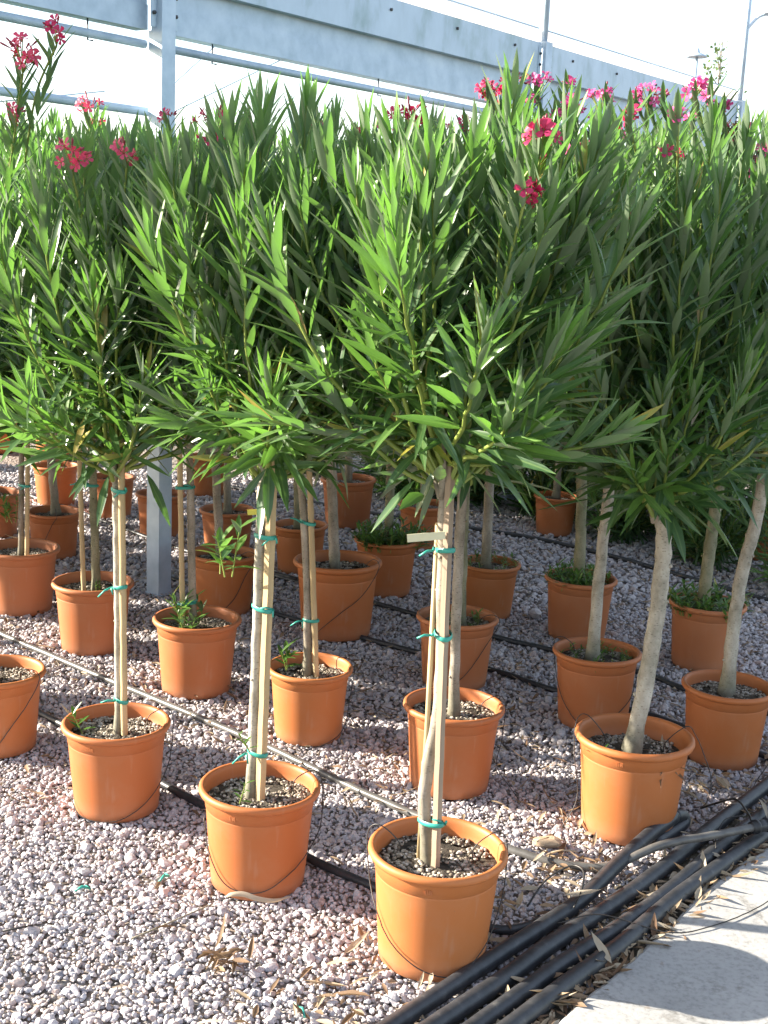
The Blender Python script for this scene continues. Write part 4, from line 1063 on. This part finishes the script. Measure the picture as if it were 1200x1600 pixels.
for i, (x, y, s_, lb) in enumerate(SHR):
    root = link('leafy_shrub', None, None, (x, y, .005)); tag(root, lb, 'shrub', 'leafy shrubs in the shade at the back')
    for nm, me in zip(('crown', 'stems'), SHR_ME[i % 3]):
        o = link(nm, me, root, kind='stuff'); o.scale = (s_, s_, s_ * .95); o.rotation_euler.z = i * 1.1

# ------------------------------------------------------------------ pipes and tubes
def pipe(name, pts, rad, material, label, cat, z=None, group=None, jitter=0.0, seg=12, n=7, ends=None):
    pts = [Vector((p[0], p[1], (p[2] if len(p) > 2 else (z if z is not None else rad + .008)))) for p in pts]
    path = smooth_path(pts, n)
    gq = random.Random(len(label) + len(pts))
    path = [p + Vector((gq.uniform(-1, 1), gq.uniform(-1, 1), gq.uniform(-.5, .5))) * jitter for p in path]
    mb = MB(); mb.tube(path, rad, seg)
    o = link(name, mb.mesh(name, material)); tag(o, label, cat, group)
    return o
GP = 'irrigation pipes across the gravel'
pipe('irrigation_pipe', [(-2.6, 6.2), (-1.912, 5.618), (-1.673, 5.409), (-1.237, 5.016), (-0.801, 4.638), (-0.371, 4.256), (-0.044, 3.929), (0.222, 3.696), (0.428, 3.553, .02), (0.554, 3.483, .02), (0.701, 3.457, .03), (0.859, 3.495, .085), (1.028, 3.567, .088), (1.186, 3.649, .085)],
     .0125, M['pipe_grey'], 'long grey irrigation pipe running from the left edge to the hose bundle', 'pipe', group=GP, jitter=.0012)
pipe('irrigation_pipe', [(-1.6, 4.85), (-1.253, 4.495), (-0.95, 4.208), (-0.671, 3.898), (-0.389, 3.636), (-0.16, 3.43), (0.028, 3.284), (0.19, 3.17), (0.36, 3.09), (0.50, 3.16)],
     .0125, M['pipe_black'], 'black irrigation pipe passing behind the front row of pots', 'pipe', group=GP, jitter=.001)
pipe('irrigation_pipe', [(-1.2, 6.55), (-0.5, 5.901), (-0.032, 5.547), (0.14, 5.423), (0.519, 5.182), (0.738, 4.973), (1.063, 4.753), (1.166, 4.65), (1.5, 4.3)],
     .0125, M['pipe_black'], 'black irrigation pipe passing behind the second row of pots', 'pipe', group=GP, jitter=.001)
pipe('irrigation_pipe', [(-0.7, 6.7), (-0.012, 6.143), (0.529, 5.685), (0.81, 5.5), (1.156, 5.241), (1.294, 5.059), (1.8, 4.6)],
     .0125, M['pipe_black'], 'black irrigation pipe between the weedy pots and the straight pale trunk', 'pipe', group=GP, jitter=.001)
pipe('irrigation_pipe', [(-1.3, 9.1), (-0.17, 8.336), (0.414, 8.023), (0.922, 7.76), (1.371, 7.35), (2.044, 6.525), (2.6, 5.9)],
     .014, M['pipe_black'], 'farthest black irrigation pipe in front of the dark shrubs', 'pipe', group=GP, jitter=.001)
pipe('irrigation_pipe', [(-2.4, 8.4), (-1.956, 7.961), (-1.533, 7.494), (-1.073, 7.015), (-0.605, 6.668), (-.1, 6.25)],
     .0125, M['pipe_black'], 'black irrigation pipe passing the foot of the steel post', 'pipe', group=GP, jitter=.001)
mb = MB(); mb.tube([(1.165, 3.638, .085), (1.235, 3.675, .083)], .019, 14); mb.tube([(1.178, 3.645, .085), (1.186, 3.649, .085)], .022, 14); mb.tube([(1.216, 3.664, .084), (1.224, 3.668, .084)], .022, 14)
tag(link('pipe_coupling', mb.mesh('pipe_coupling', M['pipe_black'])), 'dark coupling on the end of the long grey pipe', 'coupling')
GH = 'thick black hoses along the path'
HP = {
 'hose nearest the pots, its folded end tied up beside the bright pot': [(0.948, 3.729, .07), (0.848, 3.607, .062), (0.717, 3.43, .045), (0.592, 3.246, .034), (0.473, 3.105), (0.30, 2.905), (0.110, 2.680), (-0.07, 2.47), (-.5, 1.97)],
 'hose second from the pots, passing under the grey pipe': [(2.1, 5.07), (1.737, 4.594), (1.351, 4.094), (1.074, 3.741), (0.829, 3.414), (0.632, 3.181), (0.482, 3.012), (0.335, 2.830), (0.163, 2.632), (-0.002, 2.436), (-.45, 1.9)],
 'hose third from the pots, lying between its neighbours': [(2.1, 4.95), (1.70, 4.414), (1.336, 3.943), (1.06, 3.602), (0.847, 3.318), (0.665, 3.103), (0.507, 2.934), (0.375, 2.777), (0.208, 2.579), (0.053, 2.395), (-.4, 1.85)],
 'hose nearest the concrete, fourth from the pots': [(2.1, 4.76), (1.602, 4.12), (1.24, 3.715), (1.033, 3.48), (0.848, 3.264), (0.674, 3.035), (0.528, 2.865), (0.39, 2.700), (0.24, 2.521), (0.10, 2.351), (-.3, 1.86)]}
for i, (lb, pts) in enumerate(HP.items()):
    pipe('hose', pts, (.0225, .0235, .022, .024)[i], M['pipe_black'], 'thick black ' + lb, 'hose', group=GH, jitter=.0006, seg=16)
# folded hose end
mb = MB(); mb.tube(smooth_path([(.948, 3.729, .07), (.985, 3.765, .055), (.985, 3.755, .034), (.93, 3.69, .03), (.87, 3.62, .03)], 5), .021, 12)
o = link('hose_end', mb.mesh('hose_end', M['pipe_black'])); tag(o, 'folded-back end of the black hose beside the bright pot', 'hose end')

GD = 'thin drip tubes'
def drip(pts, lb, rad=.0016):
    pipe('drip_tube', pts, rad, M['tube'], lb, 'drip tube', group=GD, seg=6, n=8, jitter=.0005)
def pc(key): 
    t = next(q for q in TREES if q[0] == key); return t[1], t[2], t[3]
def pot_pt(key, ang, z, off=.006):
    x, y, s_ = pc(key); zz = z / s_
    r_ = .1335 + (.1535 - .1335) * min(max(zz / .262, 0), 1)
    if zz > .262: r_ = .171
    r_ = r_ * s_ + off
    return (x + r_ * math.cos(R(ang)), y + r_ * math.sin(R(ang)), z + .008)
def over_rim(key, ang, soil=.26, inner=.10):
    x, y, s_ = pc(key); c, s2 = math.cos(R(ang)), math.sin(R(ang))
    return [(x + inner * c, y + inner * s2, soil - .015), (x + inner * c, y + inner * s2, soil + .035), (x + .15 * s_ * c, y + .15 * s_ * s2, .32 * s_), (x + .180 * s_ * c, y + .180 * s_ * s2, .29 * s_)]
drip(over_rim('a', 160) + [pot_pt('a', 178, .20, .012), pot_pt('a', 200, .15), pot_pt('a', 225, .09), pot_pt('a', 255, .045), pot_pt('a', 285, .022), pot_pt('a', 310, .03)], 'thin black tube looping over the rim and down the front pot, left side')
drip(over_rim('a', 15) + [pot_pt('a', 10, .18, .03), pot_pt('a', -5, .12, .012), pot_pt('a', -30, .075), pot_pt('a', -60, .03), pot_pt('a', -90, .006), pot_pt('a', -115, .004)], 'thin black tube hanging down the right side of the front pot')
drip(over_rim('b', 20) + [pot_pt('b', 10, .17, .03), pot_pt('b', -15, .12, .01), pot_pt('b', -45, .08), pot_pt('b', -80, .035), pot_pt('b', -120, .04), pot_pt('b', -150, .11), pot_pt('b', -175, .19)], 'thin black tube slung around the pot of the second front tree')
drip(over_rim('c', 25) + [pot_pt('c', 5, .17, .02), pot_pt('c', -20, .10, .01), pot_pt('c', -50, .045), pot_pt('c', -85, .012), pot_pt('c', -130, .012), pot_pt('c', -170, .06, .02), (-1.05, 3.84, .02)], 'thin black tube slung around the pot with the lone sprout')
drip(over_rim('e', -20) + [pot_pt('e', -35, .2, .02), pot_pt('e', -55, .12), pot_pt('e', -75, .05), pot_pt('e', -90, .01)], 'thin tube down the pot cut by the left edge')
drip(over_rim('d', 5) + [(1.03, 3.77, .27), (1.05, 3.72, .20), (1.03, 3.68, .14), (1.01, 3.73, .10)], 'small black tube curl at the right rim of the bright pot')
drip(over_rim('d', 150) + [pot_pt('d', 165, .22, .02), pot_pt('d', 185, .1, .015), (.6, 3.72, .02)], 'thin tube at the left rim of the bright pot')
drip([pot_pt('E', -30, .2, .012), pot_pt('E', -40, .14, .03), (1.36, 4.12, .12), (1.30, 4.06, .06), (1.27, 4.0, .045)], 'wiry tube loop in front of the pot at the right edge')
drip(over_rim('B', 150) + [pot_pt('B', 190, .17), pot_pt('B', 215, .09), pot_pt('B', 245, .03), pot_pt('B', 280, .05), pot_pt('B', 320, .12), pot_pt('B', 345, .2)], 'thin tube slung around the pot behind the bright one')
drip(over_rim('j', 10) + [pot_pt('j', 5, .16, .025), pot_pt('j', -15, .09, .02), (.47, 3.97, .02), (.5, 3.85, .012)], 'thin tube at the right side of the pot behind the nearest one')
drip(over_rim('i', 15) + [pot_pt('i', 0, .17, .015), pot_pt('i', -30, .05, .02), (-.2, 4.24, .035), (-.27, 4.22, .045), (-.36, 4.24, .015)], 'thin tube drooping in front of the small pot beside the second front tree')
drip(over_rim('k', -30) + [pot_pt('k', -50, .22), pot_pt('k', -80, .15), pot_pt('k', -105, .08), pot_pt('k', -125, .02)], 'thin tube across the front of the widest pot')
drip(over_rim('l', -20) + [pot_pt('l', -40, .2), pot_pt('l', -70, .1), pot_pt('l', -95, .03)], 'thin tube across the pot of the mossy trunk')
drip(over_rim('r', -25) + [pot_pt('r', -40, .2), pot_pt('r', -60, .1), pot_pt('r', -85, .03)], 'thin tube down the shaded pot behind the leafy clump')
drip(over_rim('v', -70) + [pot_pt('v', -80, .2), pot_pt('v', -100, .1), pot_pt('v', -115, .03)], 'thin tube down the pot with the bare grey trunk at left')
drip([(1.235, 3.675, .08), (1.30, 3.60, .06), (1.30, 3.50, .037), (1.21, 3.38, .037), (1.08, 3.24, .037), (.93, 3.13, .038), (.80, 3.08, .04), (.62, 3.10, .072), (.50, 3.05, .07)], 'long thin wire lying in a wide arc on the concrete', .0017)
drip([(.44, 3.22, .02), (.50, 3.30, .06), (.57, 3.33, .09), (.60, 3.29, .095), (.585, 3.22, .07), (.56, 3.17, .05)], 'black tube loop standing over the hoses right of the front pot', .003)
drip([(1.06, 3.84, .05), (1.10, 3.78, .10), (1.14, 3.74, .13), (1.165, 3.69, .11), (1.168, 3.655, .10)], 'pale bent tube rising from the coupling', .0035)
drip([(1.16, 3.70, .095), (1.09, 3.66, .10), (1.05, 3.60, .07), (1.04, 3.56, .05)], 'thin pale wire hoop over the hoses beside the coupling', .002)

# ------------------------------------------------------------------ gravel (one mass of pebbles)
def pebble_mesh(seed):
    g = np.random.default_rng(seed)
    # subdivided icosahedron, squashed and knocked about
    v = [tuple(p) for p in IV]; cache = {}; fs = []
    def midp(a, b):
        k = (min(a, b), max(a, b))
        if k not in cache:
            p = (np.array(v[a]) + np.array(v[b])) / 2; p /= np.linalg.norm(p); v.append(tuple(p)); cache[k] = len(v) - 1
        return cache[k]
    for a, b, c in IF:
        ab, bc, ca = midp(a, b), midp(b, c), midp(c, a)
        fs += [(a, ab, ca), (ab, b, bc), (ca, bc, c), (ab, bc, ca)]
    V = np.array(v)
    for _ in range(9):      # chip planes off
        n = g.normal(size=3); n /= np.linalg.norm(n); h = g.uniform(.5, .8)
        dd = V @ n - h; V = V - np.outer(np.clip(dd, 0, None), n) * .9
    V *= g.uniform([.8, .7, .5], [1.15, .95, .8]); V += g.normal(0, .025, V.shape)
    mb = MB(); mb.add([tuple(p) for p in V], fs, False)
    return mb.mesh('pebble', M['pebble'])
pc_col = bpy.data.collections.new('pebble_shapes')
for i in range(8):
    o = bpy.data.objects.new('pebble', pebble_mesh(900 + i)); pc_col.objects.link(o)
g = np.random.default_rng(5)
PTS = []; SCL = []
for y0, y1, cell, size in ((2.0, 4.3, .0132, .0080), (4.3, 6.3, .0175, .0100), (6.3, 9.5, .026, .0145)):
    xs = np.arange(-.36 * y1 - .55, .36 * y1 + .45, cell); ys = np.arange(y0, y1, cell)
    X, Y = np.meshgrid(xs, ys); X = X.ravel() + g.uniform(-.5, .5, X.size) * cell * 1.2; Y = Y.ravel() + g.uniform(-.5, .5, Y.size) * cell * 1.2
    k = (X > -.36 * Y - .5) & (X < .36 * Y + .4)
    X, Y = X[k], Y[k]
    sdist = -_ed[1] * (X - _e0[0]) + _ed[0] * (Y - _e0[1])
    k = sdist > .02
    # thin out towards the dirty strip beside the hoses
    thin = np.clip((sdist - .02) / .34, 0.12, 1); k &= g.random(len(X)) < thin
    for t in TREES:
        k &= (X - t[1]) ** 2 + (Y - t[2]) ** 2 > (.118 * t[3]) ** 2
    X, Y = X[k], Y[k]
    PTS.append(np.stack([X, Y, g.uniform(.002, .010, len(X)) * (size / .009)], 1)); SCL.append(g.lognormal(0, .36, len(X)) * size)
PTS = np.concatenate(PTS); SCL = np.clip(np.concatenate(SCL), .004, .026)
me = bpy.data.meshes.new('gravel')
me.vertices.add(len(PTS)); me.vertices.foreach_set('co', PTS.astype(np.float32).ravel())
a = me.attributes.new('psize', 'FLOAT', 'POINT'); a.data.foreach_set('value', SCL.astype(np.float32))
a = me.attributes.new('prot', 'FLOAT_VECTOR', 'POINT')
rot = np.stack([g.normal(0, .45, len(PTS)), g.normal(0, .45, len(PTS)), g.uniform(0, 6.28, len(PTS))], 1); a.data.foreach_set('vector', rot.astype(np.float32).ravel())
a = me.attributes.new('pidx', 'INT', 'POINT'); a.data.foreach_set('value', g.integers(0, 8, len(PTS)).astype(np.int32))
me.materials.append(M['pebble'])
gravel = link('gravel', me, kind='stuff'); tag(gravel, 'pale grey and pinkish gravel covering the ground', 'gravel')
ng = bpy.data.node_groups.new('gravel_scatter', 'GeometryNodeTree')
ng.interface.new_socket('Geometry', in_out='INPUT', socket_type='NodeSocketGeometry')
ng.interface.new_socket('Geometry', in_out='OUTPUT', socket_type='NodeSocketGeometry')
gi = ng.nodes.new('NodeGroupInput'); go = ng.nodes.new('NodeGroupOutput')
iop = ng.nodes.new('GeometryNodeInstanceOnPoints'); ci = ng.nodes.new('GeometryNodeCollectionInfo')
ci.inputs['Collection'].default_value = pc_col; ci.inputs['Separate Children'].default_value = True; ci.inputs['Reset Children'].default_value = True
def named(nm, ty):
    n = ng.nodes.new('GeometryNodeInputNamedAttribute'); n.data_type = ty; n.inputs[0].default_value = nm; return n.outputs[0]
ng.links.new(gi.outputs[0], iop.inputs['Points']); ng.links.new(ci.outputs[0], iop.inputs['Instance'])
iop.inputs['Pick Instance'].default_value = True
ng.links.new(named('pidx', 'INT'), iop.inputs['Instance Index'])
e2r = ng.nodes.new('FunctionNodeEulerToRotation'); ng.links.new(named('prot', 'FLOAT_VECTOR'), e2r.inputs[0])
ng.links.new(e2r.outputs[0], iop.inputs['Rotation']); ng.links.new(named('psize', 'FLOAT'), iop.inputs['Scale'])
ng.links.new(iop.outputs[0], go.inputs[0])
md = gravel.modifiers.new('scatter', 'NODES'); md.node_group = ng

# ------------------------------------------------------------------ dry leaves
def on_slab(x, y): return -_ed[1] * (x - _e0[0]) + _ed[0] * (y - _e0[1]) < .03
g = np.random.default_rng(61)
P = []; D = []; N = []; L = []; W = []; C = []; T = []
def dry(x, y, z, ll, w):
    q = g.uniform(0, 6.28); P.append((x, y, z)); D.append((math.cos(q), math.sin(q), g.normal(.02, .08))); N.append((g.normal(0, .3), g.normal(0, .3), 1))
    L.append(ll); W.append(w); C.append(g.normal(.0, .3)); T.append(g.random())
for i in range(1100):        # along the hoses and the dirt strip
    s_ = g.uniform(-.3, 2.6); off = abs(g.normal(0, .075)) + .015 if g.random() < .75 else g.uniform(.28, .6)
    x = _e0[0] + _ed[0] * s_ - _ed[1] * off; y = _e0[1] + _ed[1] * s_ + _ed[0] * off
    if any((x - t[1]) ** 2 + (y - t[2]) ** 2 < (.15 * t[3]) ** 2 for t in TREES): continue
    dry(x, y, g.uniform(.02, .034), g.uniform(.025, .075), g.uniform(.009, .019))
for i in range(3400):        # scattered over the gravel
    y = g.uniform(2.9, 8.5); x = g.uniform(-.33 * y - .2, .33 * y + .2)
    if on_slab(x, y) or any((x - t[1]) ** 2 + (y - t[2]) ** 2 < (.15 * t[3]) ** 2 for t in TREES): continue
    if y < 3.7 and x < .5 and g.random() < .93: continue
    dry(x, y, g.uniform(.022, .03), g.lognormal(-3.3, .45), g.uniform(.006, .015))
arr = [np.array(v, float) for v in (P, D, N, L, W, C, T)]
lit = link('dry_leaf_litter', leaf_mesh('dry_leaf_litter', M['dry'], *arr, fold=.3), kind='stuff'); tag(lit, 'dry brown leaf litter strewn over gravel and beside the hoses', 'leaf litter')

DRYM = [leaf_mesh('dry_leaf', M['dry'], np.zeros((1, 3)), np.array([[1., 0, 0]]), np.array([[0, 0, 1.]]), np.array([ll]), np.array([w]), np.array([c]), np.array([t]), fold=f)
        for ll, w, c, t, f in ((.12, .020, .18, .95, .35), (.11, .018, -.15, .8, .4), (.13, .016, .1, .45, .5), (.10, .022, -.22, 1.0, .2), (.12, .02, .2, .2, .4))]
LOOSE = [(.305, 2.58, .02, 0), (.35, 2.63, .02, 1), (.42, 2.74, .03, 3), (.55, 2.90, .03, 0), (.60, 2.97, .04, 3), (.68, 3.05, .03, 1), (.73, 3.12, .04, 0), (.80, 3.22, .03, 2), (.62, 2.91, .045, 3),
         (.49, 2.80, .03, 1), (.86, 3.30, .04, 0), (.97, 3.42, .03, 3), (1.08, 3.95, .03, 0), (1.2, 4.02, .035, 1), (.95, 3.40, .04, 0), (.28, 2.56, .02, 2), (.54, 3.22, .06, 3), (1.26, 3.90, .065, 0),
         (.50, 3.42, .025, 2), (.42, 3.60, .02, 1), (.60, 3.62, .02, 4), (.02, 2.76, .02, 4), (-.04, 2.80, .02, 1), (-.35, 2.95, .02, 2), (.05, 3.12, .02, 1), (.0, 2.62, .02, 3)]
for i, (x, y, z, v) in enumerate(LOOSE):
    o = link('dry_leaf', DRYM[v], None, (x, y, z)); o.rotation_euler = (random.uniform(-.5, .5), random.uniform(-.2, .2), random.uniform(0, 6.28))
    sdv = slab_dist(x, y)
    lb = ('pale dry curled leaf lying between the hoses and the concrete' if sdv < .13 else 'dry curled leaf resting among the hoses' if sdv < .30 else 'dry leaf lying alone on the gravel near the front pots')
    tag(o, lb, 'dry leaf', 'single dry leaves: ' + lb)
# brown leaf cluster on the open gravel
P = []; D = []; N = []; L = []; W = []; C = []; T = []
for i in range(16): dry(-.36 + g.normal(0, .035), 2.86 + g.normal(0, .02), .03 + g.uniform(0, .015), g.uniform(.04, .085), g.uniform(.010, .019))
arr = [np.array(v, float) for v in (P, D, N, L, W, C, T)]; arr[6] *= .35
o = link('dead_leaf_cluster', leaf_mesh('dead_leaf_cluster', M['dry'], *arr, fold=.4)); tag(o, 'crumpled cluster of brown dead leaves on the open gravel in front', 'dead leaves'); o['kind'] = 'stuff'
# curled dry strap at the foot of the second pot
mb = MB(); path = smooth_path([(-.385, 3.19, .026), (-.37, 3.178, .040), (-.335, 3.176, .044), (-.295, 3.172, .034), (-.25, 3.178, .028), (-.21, 3.20, .030)], 6)
vs = []; fs = []
for i, p in enumerate(path):
    w = .0065 * math.sin(math.pi * (.12 + .8 * i / (len(path) - 1)))
    vs += [(p.x, p.y - w * .5, p.z - w), (p.x, p.y - .004, p.z + .001), (p.x, p.y + w * .5, p.z + w)]
for i in range(len(path) - 1):
    for j in range(2): fs.append((i * 3 + j, i * 3 + 3 + j, i * 3 + 4 + j, i * 3 + 1 + j))
mb.add(vs, fs)
me = mb.mesh('dry_strap', M['dry']); at = me.attributes.new('tint', 'FLOAT', 'POINT'); at.data.foreach_set('value', np.full(len(vs), .95, np.float32))
tag(link('dry_strap', me), 'pale dry strip curled against the foot of the second front pot', 'dry strip')
# twig on the gravel
mb = MB(); mb.tube(smooth_path([(-.60, 2.97, .018), (-.53, 3.03, .024), (-.47, 3.10, .022), (-.42, 3.16, .018)], 4), [.0028] * 6 + [.002] * 7, 5)
tag(link('twig', mb.mesh('twig', M['bark'])), 'thin brown twig on the open gravel left of the leaf cluster', 'twig')
mb = MB(); mb.tube([(-.93, 2.98, .02), (-.86, 3.01, .021)], .003, 6)
tag(link('cable_scrap', mb.mesh('cable_scrap', M['tube'])), 'short straight black tube scrap on gravel at lower left', 'tube scrap')
for (x, y, a_, lb) in ((-.78, 3.20, .4, 'teal plastic scrap on the gravel below the lone-sprout pot'), (-.14, 2.68, 2.0, 'teal plastic scrap on the gravel near the bottom left of the front pot'), (-.57, 3.28, 1.0, 'small teal plastic scrap between the two left front pots')):
    mb = MB(); c, s_ = math.cos(a_), math.sin(a_)
    mb.tube([(-.02 * c, -.02 * s_, 0), (.0, .004, .008), (.022 * c, .02 * s_, .001), (.018 * c - .012, .02 * s_ + .012, .003)], [.003, .0045, .0035, .002], 5)
    tag(link('plastic_scrap', mb.mesh('plastic_scrap', M['tie']), None, (x, y, .022)), lb, 'scrap', 'teal tie scraps on the gravel')
# stones
def stone(name, loc, size, seed, lb, mt):
    me = pebble_mesh(seed); me.materials.clear(); me.materials.append(mt)
    o = link(name, me, None, loc); o.scale = size; tag(o, lb, 'stone'); o.rotation_euler.z = seed
stone('stone', (.535, 3.60, .028), (.048, .038, .036), 3, 'rounded ochre stone on the gravel left of the bright pot', M['stone'])
stone('stone', (1.20, 4.10, .025), (.045, .035, .03), 5, 'ochre stone by the hoses below the pot at the right edge', M['stone'])
stone('stone', (.76, 6.05, .03), (.055, .045, .04), 8, 'pale round stone on the gravel beyond the weedy pots', M['pebble'])

# ------------------------------------------------------------------ far background: lamps and a slender tree
def lamp(loc, h, lb, arm=True):
    root = link('street_lamp', None, None, loc); tag(root, lb, 'street lamp', 'street lamps beyond the frame')
    mb = MB(); mb.tube([(0, 0, 0), (0, 0, h * .5), (0, 0, h)], [.05, .04, .03], 10); link('pole', mb.mesh('pole', M['steel']), root)
    dx = .55 if arm else 0
    if arm:
        mb = MB(); mb.tube(smooth_path([(0, 0, h - .35), (.25, 0, h - .05), (dx, 0, h + .02)], 5), .025, 8); link('arm', mb.mesh('arm', M['steel']), root)
    mb = MB(); mb.lathe([(.015, .20), (.04, .17), (.06, .10), (.22, .035), (.245, .012), (.21, .0), (.03, .016)], 24, (dx, 0, h))
    link('lamp_shade', mb.mesh('lamp_shade', M['steel']), root)
lamp((6.25, 25, 0), 6.15, 'street lamp with curved arm at the top right corner')
lamp((6.51, 30, 0), 6.05, 'dish-shaped street lamp seen right of the second post, farther away', False)
g = np.random.default_rng(9)
root = link('slender_tree', None, None, (5.15, 22, 0)); tag(root, 'slender pale young tree in the far distance above the beam at right', 'tree')
mb = MB(); mb.tube([(0, 0, 0), (.03, 0, 2), (0, 0, 3.6), (.02, 0, 5.2)], [.05, .04, .025, .006], 7)
P = []; D = []; N = []
for i in range(26):
    z = g.uniform(2.2, 5.0); q = g.uniform(0, 6.28); ll = (5.4 - z) * .17 + .1
    e = np.array([math.cos(q) * ll, math.sin(q) * ll, z + ll * 1.1])
    mb.tube([(0, 0, z), tuple(e)], [.01, .003], 4, False)
    for j in range(22):
        f = g.uniform(.3, 1.05); P.append(np.array([0, 0, z]) * (1 - f) + e * f + g.normal(0, .05, 3)); D.append(g.normal(0, 1, 3)); N.append(g.normal(0, 1, 3))
link('trunk', mb.mesh('trunk', M['bark']), root)
k = len(P); link('crown', leaf_mesh('crown', M['far_leaf'], np.array(P), np.array(D), np.array(N), g.uniform(.05, .09, k), g.uniform(.03, .05, k), np.zeros(k), g.random(k)), root, kind='stuff')
